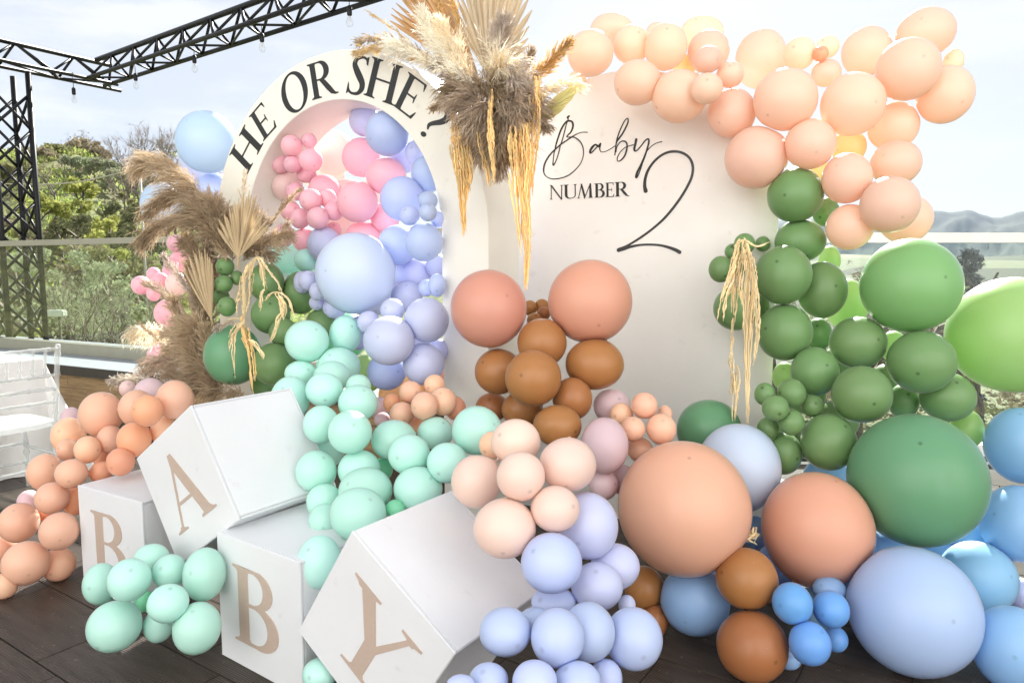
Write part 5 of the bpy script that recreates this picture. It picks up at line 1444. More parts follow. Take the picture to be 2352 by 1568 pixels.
for f in range(4):
    a, b = ch[f], ch[(f + 1) % 4]
    z = zb + .05; s_ = .40; i = f % 2
    while z + s_ < zt + .02:
        p, q_ = (a, b) if i % 2 == 0 else (b, a)
        bar('brace', V((p.x, p.y, z)), V((q_.x, q_.y, z + s_)), .016)
        bar('brace', V((q_.x, q_.y, z)), V((p.x, p.y, z + s_)), .016)
        z += s_; i += 1
mb = MB(); mb.box((-.06, -.06, zb), (cs_ + .06, cs_ + .06, zb + .012), tr_inv @ frame(UX, CP)); mb.build('base_plate', M_BLACK, tr)
M_BULB = clear('bulb_glass', (0.95, 0.96, 0.95), 1.5, 0.02, 0.02)
M_FIL = pbr('bulb_filament', (0.55, 0.45, 0.3), 0.5)
for (px, py, zc, lab) in ((170, 222, 3.33, 'clear bulb hanging near the bend of the truss, leftmost'), (312, 190, 3.40, 'clear bulb on the long truss beam, second from left'), (447, 150, 3.43, 'clear bulb on the long truss beam, third from left'),
                     (602, 102, 3.43, 'clear bulb on the long truss beam above the arch, second from right'), (803, 42, 3.42, 'clear bulb nearest the palm fan, rightmost on the truss')):
    p = at_z(px, py, zc)
    b = empty('light_bulb', p, lab, 'light bulb', 'string lights on the truss')
    mb = MB(); mb.tube([(0, 0, .09), (0, 0, 3.6 - zc)], .0035, 6); mb.build('cord', M_BLACK, b, True)
    mb = MB(); mb.tube([(0, 0, .02), (0, 0, .03), (0, 0, .085), (0, 0, .1)], [.017, .021, .021, .012], 12); mb.build('socket', M_BLACK, b, True)
    mb = MB(); mb.tube([(0, 0, .022), (0, 0, .0), (0, 0, -.025), (0, 0, -.05), (0, 0, -.068), (0, 0, -.076)], [.013, .018, .028, .03, .02, .005], 14); mb.build('glass', M_BULB, b, True)
    mb = MB(); mb.tube([(0, 0, .02), (0.006, 0, -.02), (-.006, 0, -.045), (0, 0, .02)], .0015, 5); mb.build('filament', M_FIL, b)

# ------------------------------------------------------------------ acrylic chair and table with cloth
M_ACR = clear('acrylic', (0.90, 0.92, 0.92), 1.8, 0.05, 0.32)
f_ax, b_ax = V((-.85, .53, 0)).normalized(), V((-.53, -.85, 0)).normalized()
cp = V((-2.70, 4.12, 0))                                       # right rear leg on the floor; b_ax runs along the back, f_ax to the front
chair = empty('acrylic_chair', cp, 'clear acrylic chair with bamboo style rungs at the left picture edge', 'chair')
def cpt(b, f, z): return b_ax * b + f_ax * f + V((0, 0, z))
def rung(name, a, b_, r=.011, knots=3):
    mb = MB(); a, b_ = V(a), V(b_); n_ = knots * 6
    pts, rs = [], []
    for i in range(n_ + 1):
        t = i / n_; pts.append(a.lerp(b_, t)); rs.append(r * (1.32 if i % 6 == 3 else 1.0))
    mb.tube(pts, rs, 8); return mb.build(name, M_ACR, chair, True)
for bb in (0, .39):
    rung('back_leg', cpt(bb, -.03, 0), cpt(bb, 0.0, .45), .014, 3)
    rung('back_post', cpt(bb, 0.0, .45), cpt(bb, -.09, .92), .014, 4)
    rung('front_leg', cpt(bb, .38, 0), cpt(bb, .38, .44), .014, 3)
    rung('side_rung', cpt(bb, -.02, .14), cpt(bb, .38, .14), .009, 2); rung('side_rung', cpt(bb, -.015, .26), cpt(bb, .38, .26), .009, 2)
for z, f in ((.895, -.085), (.74, -.056), (.66, -.04), (.58, -.025)): rung('back_rail', cpt(0, f, z), cpt(.39, f, z), .010, 4)
for k in range(5): rung('spindle', cpt(.065 * (k + 1), -.056, .74), cpt(.065 * (k + 1), -.085, .895), .008, 2)
for z in (.16, .28): rung('front_rung', cpt(0, .38, z), cpt(.39, .38, z), .009, 3); 
rung('rear_rung', cpt(0, -.02, .2), cpt(.39, -.02, .2), .009, 3)
bm = bmesh.new()
ring = []
for i in range(28):
    a = 2 * math.pi * i / 28
    e = lambda t: math.copysign(abs(t) ** .45, t)
    ring.append((.195 + .215 * e(math.cos(a)), .19 + .215 * e(math.sin(a))))
t_ = [bm.verts.new(cpt(x, y, .462)) for x, y in ring]; b_ = [bm.verts.new(cpt(x, y, .432)) for x, y in ring]
bm.faces.new(t_); bm.faces.new(list(reversed(b_)))
for i in range(28): j = (i + 1) % 28; bm.faces.new((t_[j], t_[i], b_[i], b_[j]))
bmesh.ops.recalc_face_normals(bm, faces=bm.faces)
me = bpy.data.meshes.new('seat'); bm.to_mesh(me); bm.free(); me.materials.append(clear('acrylic_seat', (0.93, 0.95, 0.95), 1.49, .06, .3)); link('seat', me, chair)

M_CLOTH = pbr('white_cloth', (0.82, 0.81, 0.79), 0.8, 0.02, 4, 0.15, 500)
t0 = V((-3.12, 4.68, 0))
table = empty('banquet_table', t0, 'white cloth covered table behind the acrylic chair at the left edge', 'table')
L1, L2, ZT_ = 1.8, .8, .75
def tpt(b, f, z): return b_ax * b + f_ax * f + V((0, 0, z))
mb = MB(); mb.add([tpt(b, f, z) for z in (.70, .735) for b, f in ((.02, .02), (L1 - .02, .02), (L1 - .02, L2 - .02), (.02, L2 - .02))], [(0, 1, 2, 3), (7, 6, 5, 4), (0, 4, 5, 1), (1, 5, 6, 2), (2, 6, 7, 3), (3, 7, 4, 0)]); mb.build('tabletop', M_CORE, table)
for b, f in ((.15, .1), (L1 - .15, .1), (L1 - .15, L2 - .1), (.15, L2 - .1)):
    mb = MB(); mb.tube([tpt(b, f, 0), tpt(b, f, .70)], .02, 8); mb.build('table_leg', M_BLACK, table)
per = []
for i in range(40): per.append((L1 * i / 40, 0, 0, -1))
for i in range(10): a = math.pi / 2 * i / 10; per.append((L1, 0, math.sin(a), -math.cos(a)))
for i in range(20): per.append((L1, L2 * i / 20, 1, 0))
for i in range(10): a = math.pi / 2 * i / 10; per.append((L1, L2, math.cos(a), math.sin(a)))
for i in range(40): per.append((L1 - L1 * i / 40, L2, 0, 1))
for i in range(10): a = math.pi / 2 * i / 10; per.append((0, L2, -math.sin(a), math.cos(a)))
for i in range(20): per.append((0, L2 - L2 * i / 20, -1, 0))
for i in range(10): a = math.pi / 2 * i / 10; per.append((0, 0, -math.cos(a), -math.sin(a)))
vs, fs = [], []
npz = len(per); NR = 12
for k in range(NR + 1):
    t = k / NR; z = ZT_ * (1 - t) + .004
    for i, (b, f, nb, nf) in enumerate(per):
        cornerness = 1 if 0 < abs(nb) < 1 else 0
        fl = (.02 + .035 * math.sin(i * .9) + .03 * math.sin(i * .37 + 1) + .23 * cornerness) * t ** 1.1 + (.004 if k else 0)
        vs.append(tpt(b + nb * fl, f + nf * fl, z + (.004 if k == 0 else 0)))
for k in range(NR):
    for i in range(npz):
        j = (i + 1) % npz; fs.append((k * npz + i, (k + 1) * npz + i, (k + 1) * npz + j, k * npz + j))
fs.append(tuple(range(npz)))
cl = mesh_obj('tablecloth', vs, fs, M_CLOTH, table, True)
cl.data.set_sharp_from_angle(angle=math.radians(60))
# ------------------------------------------------------------------ land outside the terrace
def slope_of(px, py):
    r = ray(px, py); return r.z / math.hypot(r.x, r.y)
def az_of(px, py): r = ray(px, py); return math.degrees(math.atan2(r.x, r.y))
CREST = [(-900, 330), (-500, 330), (-200, 325), (0, 322), (70, 322), (120, 315), (170, 312), (215, 328), (260, 352), (310, 372), (360, 392), (430, 425), (520, 470), (640, 520), (760, 560), (900, 600)]
CA = [az_of(*c) for c in CREST]; CSL = [slope_of(c[0], c[1] + 44) for c in CREST]
def sm(a, b, x):
    t = min(1, max(0, (x - a) / (b - a))); return t * t * (3 - 2 * t)
from mathutils import noise as mnoise
def terrain(x, y):
    r = math.hypot(x, y); a = math.degrees(math.atan2(x, y))
    sl = float(np.interp(a, CA, CSL))
    RC = 78
    low = -3.2 - 1.2 * sm(10, 30, r)
    crest = EYE + RC * sl
    hill = low + (crest - low) * (0.82 * sm(16, RC, r) + 0.18 * min(1, max(0, (r - 16) / (RC - 16)))) + (0 if r < RC else -(r - RC) * .12)
    hill = max(hill, -28 - 30 * sm(150, 600, r))
    val = -3.5 - 10 * sm(12, 60, r) - 26 * sm(60, 260, r) - 18 * sm(260, 600, r) + 78 * sm(500, 1250, r) - 30 * sm(1300, 2000, r)
    w = sm(-16, -3, a) if y > 0 else (1.0 if a > 0 else sm(-120, -180, a))
    z = hill * (1 - w) + val * w
    z += mnoise.noise(V((x * .06, y * .06, 3))) * 0.8 * sm(10, 40, r) + mnoise.noise(V((x * .004, y * .004, 9))) * 10 * sm(200, 800, r)
    return z
vs, fs = [], []
rs = [4.5, 7, 9, 11, 13, 16, 19, 22, 26, 30, 35, 40, 46, 52, 58, 64, 70, 76, 82, 90, 100, 115, 135, 160, 200, 250, 320, 400, 500, 600, 720, 850, 1000, 1150, 1300, 1500, 1800, 2200]
NA = 240
for r in rs:
    for i in range(NA):
        a = 2 * math.pi * i / NA; x, y = r * math.sin(a), r * math.cos(a); vs.append((x, y, terrain(x, y) if r > 5 else -4))
for k in range(len(rs) - 1):
    for i in range(NA):
        j = (i + 1) % NA; fs.append((k * NA + i, k * NA + j, (k + 1) * NA + j, (k + 1) * NA + i))
def ground_mat():
    m, N, L, out = new_mat('meadow_ground')
    b = N.new('ShaderNodeBsdfPrincipled'); b.inputs['Roughness'].default_value = 0.9; b.inputs['Specular IOR Level'].default_value = 0.1
    L.new(b.outputs[0], out.inputs[0])
    t = N.new('ShaderNodeTexCoord')
    n1_ = N.new('ShaderNodeTexNoise'); n1_.inputs['Scale'].default_value = 0.11; n1_.inputs['Detail'].default_value = 8
    n2_ = N.new('ShaderNodeTexNoise'); n2_.inputs['Scale'].default_value = 1.7; n2_.inputs['Detail'].default_value = 8
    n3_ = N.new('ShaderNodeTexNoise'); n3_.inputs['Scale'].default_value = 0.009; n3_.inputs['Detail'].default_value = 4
    for n_ in (n1_, n2_, n3_): L.new(t.outputs['Object'], n_.inputs['Vector'])
    r1 = N.new('ShaderNodeValToRGB'); e = r1.color_ramp.elements
    e[0].position, e[0].color = 0.33, (0.24, 0.21, 0.12, 1); e[1].position, e[1].color = 0.62, (0.38, 0.41, 0.16, 1)
    x = e.new(0.46); x.color = (0.31, 0.31, 0.15, 1)
    L.new(n1_.outputs['Fac'], r1.inputs[0])
    r2 = N.new('ShaderNodeMapRange'); r2.inputs['From Min'].default_value = .3; r2.inputs['From Max'].default_value = .7; r2.inputs['To Min'].default_value = .55; r2.inputs['To Max'].default_value = 1.45
    L.new(n2_.outputs['Fac'], r2.inputs['Value'])
    s = N.new('ShaderNodeVectorMath'); s.operation = 'SCALE'; L.new(r1.outputs[0], s.inputs[0]); L.new(r2.outputs[0], s.inputs['Scale'])
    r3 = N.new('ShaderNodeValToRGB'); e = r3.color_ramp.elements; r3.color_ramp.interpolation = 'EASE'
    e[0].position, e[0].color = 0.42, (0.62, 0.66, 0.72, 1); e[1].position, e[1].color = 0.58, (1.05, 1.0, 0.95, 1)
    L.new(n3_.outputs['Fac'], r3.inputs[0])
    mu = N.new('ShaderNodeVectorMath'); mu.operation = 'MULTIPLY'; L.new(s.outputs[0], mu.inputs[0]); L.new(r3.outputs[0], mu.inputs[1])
    sx = N.new('ShaderNodeSeparateXYZ'); L.new(t.outputs['Object'], sx.inputs[0])
    vm = N.new('ShaderNodeMapRange'); vm.inputs['From Min'].default_value = 0; vm.inputs['From Max'].default_value = 40; L.new(sx.outputs['X'], vm.inputs['Value'])
    n4_ = N.new('ShaderNodeTexVoronoi'); n4_.inputs['Scale'].default_value = 0.011; L.new(t.outputs['Object'], n4_.inputs['Vector'])
    r4 = N.new('ShaderNodeValToRGB'); r4.color_ramp.interpolation = 'CONSTANT'; e = r4.color_ramp.elements          # fields and woods of the valley
    e[0].position, e[0].color = 0.0, (0.10, 0.11, 0.075, 1); e[1].position, e[1].color = 0.35, (0.20, 0.22, 0.13, 1)
    x = e.new(0.6); x.color = (0.13, 0.12, 0.09, 1); x = e.new(0.8); x.color = (0.26, 0.25, 0.17, 1)
    sc4 = N.new('ShaderNodeSeparateColor'); L.new(n4_.outputs['Color'], sc4.inputs[0]); L.new(sc4.outputs[0], r4.inputs[0])
    m4 = N.new('ShaderNodeVectorMath'); m4.operation = 'SCALE'; L.new(r4.outputs[0], m4.inputs[0]); L.new(r2.outputs[0], m4.inputs['Scale'])
    m5 = N.new('ShaderNodeMix'); m5.data_type = 'RGBA'; L.new(vm.outputs[0], m5.inputs['Factor']); L.new(mu.outputs[0], m5.inputs['A']); L.new(m4.outputs[0], m5.inputs['B'])
    L.new(m5.outputs['Result'], b.inputs['Base Color'])
    return m
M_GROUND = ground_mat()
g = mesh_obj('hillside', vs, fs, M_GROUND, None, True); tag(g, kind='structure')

# far mountains
MT = [(1500, 520), (1700, 512), (1900, 500), (2040, 492), (2110, 487), (2146, 484), (2160, 484), (2180, 488), (2200, 486), (2221, 482), (2233, 484), (2251, 491), (2271, 497), (2283, 500.5), (2301, 499), (2321, 493), (2337, 487), (2352, 485), (2420, 474), (2560, 470), (2800, 480), (3300, 470)]
vs, fs = [], []
RM = 4200
pxs = np.linspace(1500, 3300, 320)
for i, px in enumerate(pxs):
    py = float(np.interp(px, [m[0] for m in MT], [m[1] for m in MT])); r0 = ray(px, py); h = math.hypot(r0.x, r0.y); ux, uy = r0.x / h, r0.y / h
    zt_ = EYE + RM * r0.z / h
    for k in range(26):
        t = k / 25; rr_ = RM - 1500 * t; base_ = -60 + (zt_ + 60) * (1 - t) ** 1.15
        nn = mnoise.fractal(V((px * .011 + t * 1.2, t * 2.6 - px * .004, 2)), 0.9, 2.1, 6) * 62
        z = base_ + nn * math.sin(math.pi * t) + (mnoise.noise(V((px * .35, 0, 5))) * 3 if k == 0 else 0)
        vs.append((ux * rr_, uy * rr_, z))
    vs.append((ux * (RM + 900), uy * (RM + 900), -60))
m_ = 27
for i in range(len(pxs) - 1):
    a, b = i * m_, (i + 1) * m_
    for k in range(25): fs.append((a + k, b + k, b + k + 1, a + k + 1))
    fs.append((a + 26, b + 26, b, a))
mo = mesh_obj('mountains', vs, fs, pbr('mountain_scrub', (0.07, 0.085, 0.06), 0.95, 0.35, 0.004, 0, 1, spec=0.1), None, True); tag(mo, kind='structure')

# ------------------------------------------------------------------ plants
LEAF = {'olive': fibre('olive_leaves', (0.36, 0.40, 0.25), 0.4, 0.35, nscale=1.2), 'fresh': fibre('fresh_leaves', (0.39, 0.41, 0.13), 0.5, 0.35, nscale=1.2),
        'scrub': fibre('scrub_leaves', (0.27, 0.27, 0.13), 0.45, 0.4, nscale=.8), 'twig': fibre('bare_twigs', (0.320, 0.259, 0.206), 0.1, 0.3, nscale=2), 'dark': fibre('dark_leaves', (0.160, 0.168, 0.088), 0.35, 0.4, nscale=1),
        'yellow': fibre('yellow_flowers', (0.7, 0.6, 0.08), 0.4, 0.2), 'grass': fibre('grass_blades', (0.42, 0.52, 0.14), 0.5, 0.35, nscale=.6), 'conifer': fibre('conifer_needles', (0.17, 0.19, 0.20), 0.2, 0.4, nscale=1),
        'brownleaf': fibre('brown_bushes', (0.31, 0.265, 0.18), 0.4, 0.4, nscale=.8)}
M_BARK = pbr('bark', (0.15, 0.125, 0.10), 0.9, 0.35, 6, 0.5, 30)
def leafquads(mb, rr, c, rad, n, size, flat=1.0):
    for _ in range(n):
        d = V((rr.gauss(0, 1), rr.gauss(0, 1), rr.gauss(0, 1))).normalized() * rad * rr.random() ** .45
        d.z *= flat
        p = c + d
        a = V((rr.gauss(0, 1), rr.gauss(0, 1), rr.gauss(0, 1))).normalized(); b = a.orthogonal().normalized()
        s = size * rr.uniform(.6, 1.4)
        mb.add([p - a * s, p + b * s * .45, p + a * s, p - b * s * .45], [(0, 1, 2, 3)])
def grow(mb, rr, p, d, L_, r, depth, tips, spread=.55, up=.15):
    q = p + d * L_
    mid = p.lerp(q, .5) + V((rr.gauss(0, 1), rr.gauss(0, 1), rr.gauss(0, .5))) * L_ * .05
    mb.tube([p, mid, q], [r, r * .85, r * .68], 5 if depth > 1 else 3, cap=False)
    if depth == 0: tips.append((q, d)); return
    k = 3 if rr.random() < .45 else 2
    for i in range(k):
        nd = (d + V((rr.gauss(0, 1), rr.gauss(0, 1), rr.gauss(0, 1))) * spread + V((0, 0, up))).normalized()
        grow(mb, rr, q if i else mid.lerp(q, .7), nd, L_ * rr.uniform(.62, .86), r * .64, depth - 1, tips, spread, up)
def ground_at(px, py_hint, r):
    a = math.radians(az_of(px, py_hint)); x, y = r * math.sin(a), r * math.cos(a)
    return V((x, y, terrain(x, y)))
def height_for(px, py, base):
    return EYE + math.hypot(base.x, base.y) * slope_of(px, py) - base.z
def tree(name, px, pytop, r, wpx, kind, label, seed, group=None, cat='tree', lf=None, depth=5, nleaf=900, leafsize=None):
    rr = random.Random(seed)
    b = ground_at(px, pytop, r); b.z -= .1
    h = max(.8, height_for(px, pytop, b)); w = wpx / FPX * r
    root = empty(name, b, label, cat, group)
    mb = MB(); tips = []
    if kind == 'bare':
        grow(mb, rr, V((0, 0, 0)), V((rr.gauss(0, .04), rr.gauss(0, .04), 1)).normalized(), h * .34, h * .018, depth, tips, .42 * (w / h * 2.2 + .35), .16)
        zm = max(t[0].z for t in tips); k = h / zm
        mb.v = [(x * k, y * k, z * k) for x, y, z in mb.v]; tips = [(t[0] * k, t[1]) for t in tips]
        mb.build('trunk', M_BARK, root, True)
        tw = MB()
        for p, d in tips:
            for _ in range(7):
                e = (d + V((rr.gauss(0, .5), rr.gauss(0, .5), rr.gauss(0, .5)))).normalized(); q = p + e * h * rr.uniform(.03, .085)
                s = e.orthogonal().normalized() * .003 * (r / 30)
                tw.add([p - d * h * .02 - s, p - d * h * .02 + s, q], [(0, 1, 2)])
            if lf: leafquads(tw, rr, p, h * .06, lf[1], .0018 * r, 1)
        tw.build('crown', LEAF[lf[0] if lf else 'twig'], root)
    else:
        grow(mb, rr, V((0, 0, 0)), V((rr.gauss(0, .1), rr.gauss(0, .1), 1)).normalized(), h * .3, h * .03, 3, tips, .6, .2)
        zm = max(t[0].z for t in tips); k = h * .85 / zm
        mb.v = [(x * k, y * k, z * k) for x, y, z in mb.v]; tips = [t[0] * k for t in tips]
        mb.build('trunk', M_BARK, root, True)
        cw = MB(); ls = leafsize or .0032 * r
        cl = tips + [V((rr.gauss(0, .32) * w, rr.gauss(0, .32) * w, h * rr.uniform(.25, .9))) for _ in range(8)]
        if kind == 'cone':
            cl = []
            for i in range(26):
                t = rr.random(); a = rr.uniform(0, 6.28); q = w * .5 * (1 - t) * rr.uniform(.5, 1.05); cl.append(V((math.cos(a) * q, math.sin(a) * q, h * (.08 + .9 * t))))
        for c in cl: leafquads(cw, rr, c, (w * .22 if kind != 'cone' else w * .13 + .05 * h * .5), max(8, nleaf // len(cl)), ls, .75)
        cw.build('crown', LEAF[kind if kind != 'cone' else 'conifer'], root)
    return root
G1 = 'trees on the hillside'
tree('bare_tree', 302, 268, 46, 95, 'bare', 'taller of two bare trees standing against the sky on the hill', 11, G1, depth=6)
tree('bare_tree', 336, 283, 47, 85, 'bare', 'slimmer bare tree right of the tallest one on the hill', 12, G1, depth=6)
tree('evergreen_tree', 366, 340, 44, 40, 'brownleaf', 'brownish evergreen tree right of the two bare trees, above the pampas', 13, G1, nleaf=1500)
tree('budding_tree', 398, 318, 50, 70, 'bare', 'thin pale budding tree between evergreen and sky blue balloon', 14, G1, lf=('fresh', 5))
tree('bare_tree', 152, 304, 74, 60, 'bare', 'bare twiggy tree on top of the hill, left of its summit', 15, G1)
tree('bare_tree', 196, 296, 76, 70, 'bare', 'bare twiggy tree on the summit right of the taller tuft', 16, G1)
tree('scrub_tree', 182, 322, 72, 50, 'brownleaf', 'brown bushy thicket on the summit of the hill', 17, G1, nleaf=700)
tree('scrub_tree', 222, 338, 70, 45, 'brownleaf', 'brown bush just below the summit on its right', 18, G1, nleaf=600)
tree('scrub_tree', 130, 348, 68, 45, 'scrub', 'dull green bush left below the hill summit', 19, G1, nleaf=700)
tree('scrub_tree', 100, 350, 66, 40, 'brownleaf', 'brown bush behind the right chord of the truss column', 20, G1, nleaf=500)
tree('olive_tree', 172, 362, 60, 42, 'olive', 'silvery olive tree on the slope right of the truss column', 21, 'olive trees on the slope', nleaf=1400)
tree('olive_tree', 212, 362, 58, 44, 'olive', 'silvery olive tree in the middle of the row below the summit', 22, 'olive trees on the slope', nleaf=1500)
tree('olive_tree', 254, 364, 57, 42, 'olive', 'silvery olive tree right in the row, left of the tall bare trees', 23, 'olive trees on the slope', nleaf=1300)
tree('olive_tree', 290, 384, 55, 36, 'olive', 'olive tree at the foot of the tall bare tree', 24, 'olive trees on the slope', nleaf=1000)
tree('bare_tree', 120, 352, 50, 90, 'bare', 'bare tree on the slope just right of the truss column', 25, G1)
tree('bare_tree', 262, 352, 40, 110, 'bare', 'forked bare tree in mid slope above the dark hollow', 26, G1, depth=6)
tree('bare_tree', 50, 335, 56, 90, 'bare', 'bare tree seen through the truss column', 27, G1)
tree('scrub_tree', 20, 372, 55, 50, 'scrub', 'olive green bush behind the left side of the truss column', 28, G1, nleaf=1500)
tree('scrub_tree', 60, 425, 42, 50, 'fresh', 'yellow green bush behind the truss column at mid height', 29, G1, nleaf=1600)
tree('shrub', 185, 402, 48, 40, 'fresh', 'bright yellow green bush in the meadow under the olive row', 30, G1, 'bush', nleaf=1200)
tree('shrub', 300, 415, 40, 45, 'scrub', 'dull bush right of the forked bare tree', 31, G1, 'bush', nleaf=1300)
G2 = 'bushes on the lower slope'
for i, (px, py, r, w, kd, lab) in enumerate((
    (250, 452, 30, 60, 'fresh', 'sunny yellow green bush left of the blue balloon behind pampas'),
    (305, 466, 27, 66, 'fresh', 'largest sunny bush just left of the pampas plumes'),
    (215, 458, 31, 80, 'dark', 'dark bush in the hollow above the handrail, left of sunny bushes'),
    (165, 460, 33, 60, 'dark', 'dark thicket right of the truss column in the hollow'),
    (280, 440, 34, 60, 'dark', 'dark thicket under the forked bare tree'),
    (330, 430, 33, 70, 'dark', 'dark thicket under the tall bare trees'),
    (110, 465, 30, 70, 'dark', 'dark bush behind the right edge of the truss column'),
    (180, 500, 25, 80, 'brownleaf', 'brown thicket above the handrail, right of truss column'),
    (250, 495, 25, 90, 'brownleaf', 'brown bush above the handrail in front of sunny bush'),
    (325, 505, 24, 80, 'scrub', 'dull green bush above the handrail beside the pampas'),
    (130, 520, 22, 80, 'olive', 'pale olive bush right behind the truss column at handrail height'),
    (40, 515, 23, 80, 'olive', 'pale olive bush seen through the truss column at handrail height'),
    (205, 530, 20, 90, 'olive', 'pale grey green bush rising over the handrail'),
    (290, 535, 20, 90, 'olive', 'pale grey green bush over the handrail near the glass joint'),
    (20, 460, 34, 50, 'brownleaf', 'brown bush at the left picture edge behind the truss'))):
    tree('shrub', px, py, r, w, kd, lab, 60 + i, G2, 'bush', nleaf=1500)
# seen through the left glass
G3 = 'plants behind the left glass'
tree('olive_tree', 150, 560, 15, 200, 'olive', 'loose olive tree behind the glass right of the truss column', 81, G3, nleaf=520, leafsize=.055)
tree('olive_tree', 40, 570, 16, 170, 'olive', 'loose olive tree behind the glass and the truss column', 82, G3, nleaf=420, leafsize=.055)
tree('bare_tree', 290, 625, 14, 130, 'bare', 'crooked bare tree behind the glass near its dark joint', 83, G3, depth=6, lf=('olive', 2))
tree('bare_tree', 225, 640, 16, 80, 'bare', 'small bare tree behind the middle of the glass', 84, G3)
tree('flowering_bush', 235, 690, 17, 60, 'fresh', 'bush with yellow flowers behind the middle of the glass', 85, G3, 'bush', nleaf=1200, leafsize=.045)
tree('shrub', 330, 590, 17, 110, 'olive', 'grey green shrub behind the dark glass joint', 86, G3, 'bush', nleaf=1400, leafsize=.05)
tree('shrub', 350, 720, 15, 70, 'scrub', 'dull shrub behind the glass next to the pink balloons', 87, G3, 'bush', nleaf=900, leafsize=.045)
tree('shrub', 210, 740, 14, 70, 'fresh', 'low bright green shrub behind the glass, centre', 88, G3, 'bush', nleaf=900, leafsize=.045)
# beyond the right railing
G4 = 'trees in the valley at the right'
tree('scrub_tree', 1955, 553, 60, 90, 'brownleaf', 'grey brown twiggy tree left of the very big green balloon', 91, G4)
tree('scrub_tree', 1925, 570, 55, 80, 'brownleaf', 'lower brown tree behind the green column, right side', 92, G4)
tree('scrub_tree', 1985, 575, 62, 60, 'brownleaf', 'brown leafy tree directly left of the very big green balloon', 93, G4, nleaf=1500)
tree('conifer', 2228, 560, 80, 44, 'cone', 'dark conifer right of the very big green balloon, left of two', 94, G4, nleaf=2200)
tree('conifer', 2246, 584, 82, 36, 'cone', 'dark conifer right of the very big green balloon, right of two', 95, G4, nleaf=2200)
tree('conifer', 2210, 570, 84, 36, 'cone', 'smaller dark conifer half behind the very big green balloon', 96, G4, nleaf=1600)
tree('shrub', 2240, 612, 40, 70, 'scrub', 'dull green bush behind the glass above the giant lime balloon', 97, G4, 'bush', nleaf=1500)
tree('scrub_tree', 2312, 590, 50, 90, 'brownleaf', 'spreading brown tree at the right picture edge behind the glass', 98, G4)
tree('scrub_tree', 2170, 590, 66, 90, 'olive', 'pale green tree behind the glass right of the very big green balloon', 100, G4, nleaf=1500)
tree('scrub_tree', 2040, 570, 90, 130, 'brownleaf', 'wide brown thicket behind the very big green balloon', 101, G4, nleaf=1800)
tree('scrub_tree', 1800, 560, 60, 120, 'scrub', 'bushy tree behind the round board and green column', 99, G4, nleaf=1200)

# loose undergrowth, grass and flowers nobody could count
def scatter(name, kind, n, rmin, rmax, amin, amax, hmax, size, seed, clump=5, thr=-2.0, fr=.12):
    rr = random.Random(seed); mb = MB(); made = 0
    while made < n:
        a = math.radians(rr.uniform(amin, amax)); r = rmin * (rmax / rmin) ** rr.random()
        x, y = r * math.sin(a), r * math.cos(a)
        if mnoise.noise(V((x * fr, y * fr, seed))) < thr: 
            if rr.random() < .9: continue
        c = V((x, y, terrain(x, y)))
        h = hmax * rr.uniform(.3, 1)
        for _ in range(clump):
            p = c + V((rr.gauss(0, .3), rr.gauss(0, .3), rr.random() * h))
            d = V((rr.gauss(0, .6), rr.gauss(0, .6), rr.uniform(.2, 1))).normalized(); b = d.orthogonal().normalized()
            s = size * rr.uniform(.6, 1.4) * (r / 30) ** .75
            mb.add([p - b * s * .3, p + b * s * .3, p + d * s * 1.6], [(0, 1, 2)])
        made += clump
    o = mb.build(name, LEAF[kind]); tag(o, kind='stuff')
scatter('undergrowth', 'scrub', 26000, 12, 85, -48, -14, .6, .10, 1, 7, -.05)
scatter('dry_undergrowth', 'brownleaf', 14000, 14, 85, -48, -14, .6, .10, 2, 7, .05)
scatter('meadow_grass', 'grass', 80000, 11, 80, -48, -14, .35, .10, 3, 6, -.1, .2)
scatter('yellow_flowers', 'yellow', 1600, 14, 26, -40, -25, 1.1, .035, 4, 4, .1, .4)
scatter('valley_undergrowth', 'dark', 22000, 14, 160, 18, 48, 1.2, .14, 5, 7, -.1)
scatter('valley_grass', 'scrub', 16000, 14, 160, 18, 48, .4, .12, 6, 6, 0)

rrv = random.Random(44); mbv = MB()
for _ in range(420):
    a_ = math.radians(rrv.uniform(12, 48)); r_ = 170 * (1150 / 170) ** rrv.random()
    x_, y_ = r_ * math.sin(a_), r_ * math.cos(a_)
    if mnoise.noise(V((x_ * .012, y_ * .012, 4))) < .02: continue
    c_ = V((x_, y_, terrain(x_, y_))); h_ = rrv.uniform(5, 11)
    for _k in range(26):
        leafquads(mbv, rrv, c_ + V((rrv.gauss(0, 1.6), rrv.gauss(0, 1.6), h_ * rrv.uniform(.2, .9))), 1.2, 2, .9)
o = mbv.build('far_woods', LEAF['brownleaf']); tag(o, kind='stuff')

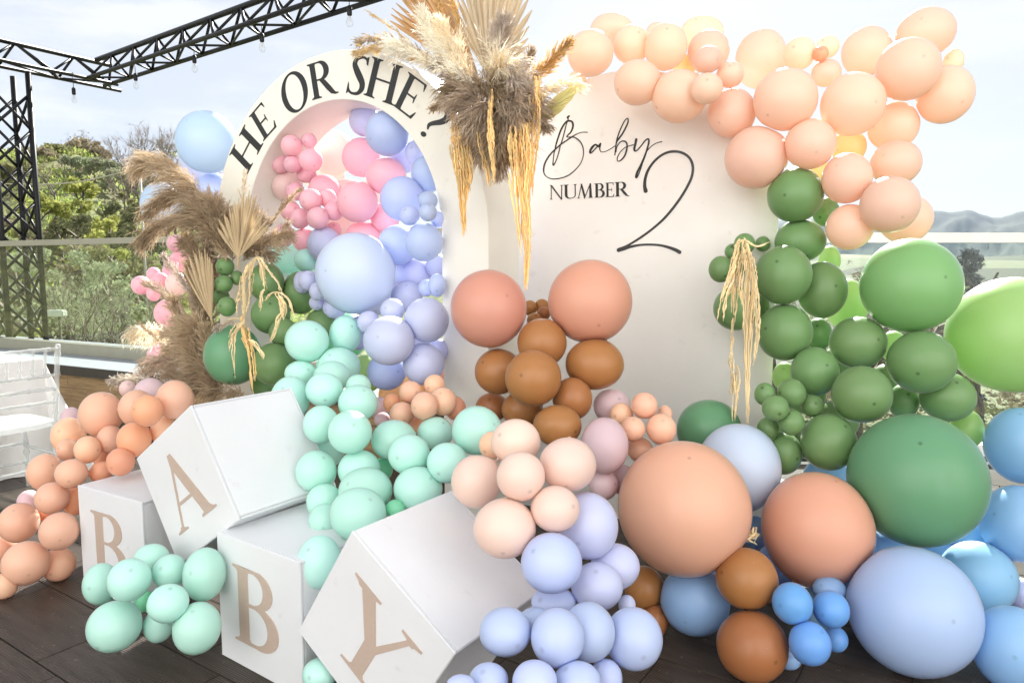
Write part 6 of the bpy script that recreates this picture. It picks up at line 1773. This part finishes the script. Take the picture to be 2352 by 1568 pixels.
# cable and sign box on the slope
M_CABLE = pbr('pale_cable', (0.45, 0.43, 0.36), 0.6); M_WHITEBOX = pbr('white_plastic', (0.62, 0.66, 0.58), 0.5, .05, 5)
pts = [at_d(x, y, 20 - i * .2) for i, (x, y) in enumerate(((-120, 418), (0, 422), (60, 423.5), (120, 423), (180, 418), (240, 406), (290, 393), (321, 384)))]
mb = MB(); mb.tube([V(p) for p in catmull([tuple(p) for p in pts], 5)], .016, 6)
ct = pts[-1]; gz = terrain(ct.x, ct.y)
cb = empty('overhead_cable', V((ct.x, ct.y, gz)), 'pale cable sagging across the hillside from left edge to a thin pole', 'cable')
Mc = Matrix.Translation(-V((ct.x, ct.y, gz))); mb.v = [tuple(Mc @ V(v)) for v in mb.v]; mb.build('cable', M_CABLE, cb, True)
mb = MB(); mb.tube([(0, 0, -.2), (0, 0, ct.z - gz + .05)], .03, 8); mb.build('pole', M_CABLE, cb, True)
sp_ = at_d(133, 719, 11.6); gz = terrain(sp_.x, sp_.y)
sg = empty('garden_box', V((sp_.x, sp_.y, gz)), 'small white box on a thin post on the meadow behind the glass', 'utility box')
mb = MB(); h_ = sp_.z - gz; mb.tube([(0, 0, -.2), (0.02, 0, h_)], .02, 8); mb.build('post', M_BARK, sg, True)
bm = bmesh.new(); bmesh.ops.create_cube(bm, size=1); bmesh.ops.scale(bm, vec=(.30, .14, .105), verts=bm.verts); bmesh.ops.translate(bm, vec=(0, -.05, h_), verts=bm.verts)
bmesh.ops.bevel(bm, geom=list(bm.edges), offset=.015, segments=2, affect='EDGES'); me = bpy.data.meshes.new('box'); bm.to_mesh(me); bm.free(); me.materials.append(M_WHITEBOX); link('box', me, sg)

# haze: one closed box of thin air round everything
hz = MB(); hz.box((-4700, -60, -120), (5400, 6200, 420))
m, N, L, out = new_mat('haze_air')
pv = N.new('ShaderNodeVolumePrincipled'); pv.inputs['Color'].default_value = (0.5, 0.68, 1.0, 1); pv.inputs['Density'].default_value = 0.00005; pv.inputs['Anisotropy'].default_value = 0.0
L.new(pv.outputs[0], out.inputs['Volume'])
o = hz.build('haze', m); tag(o, kind='stuff')
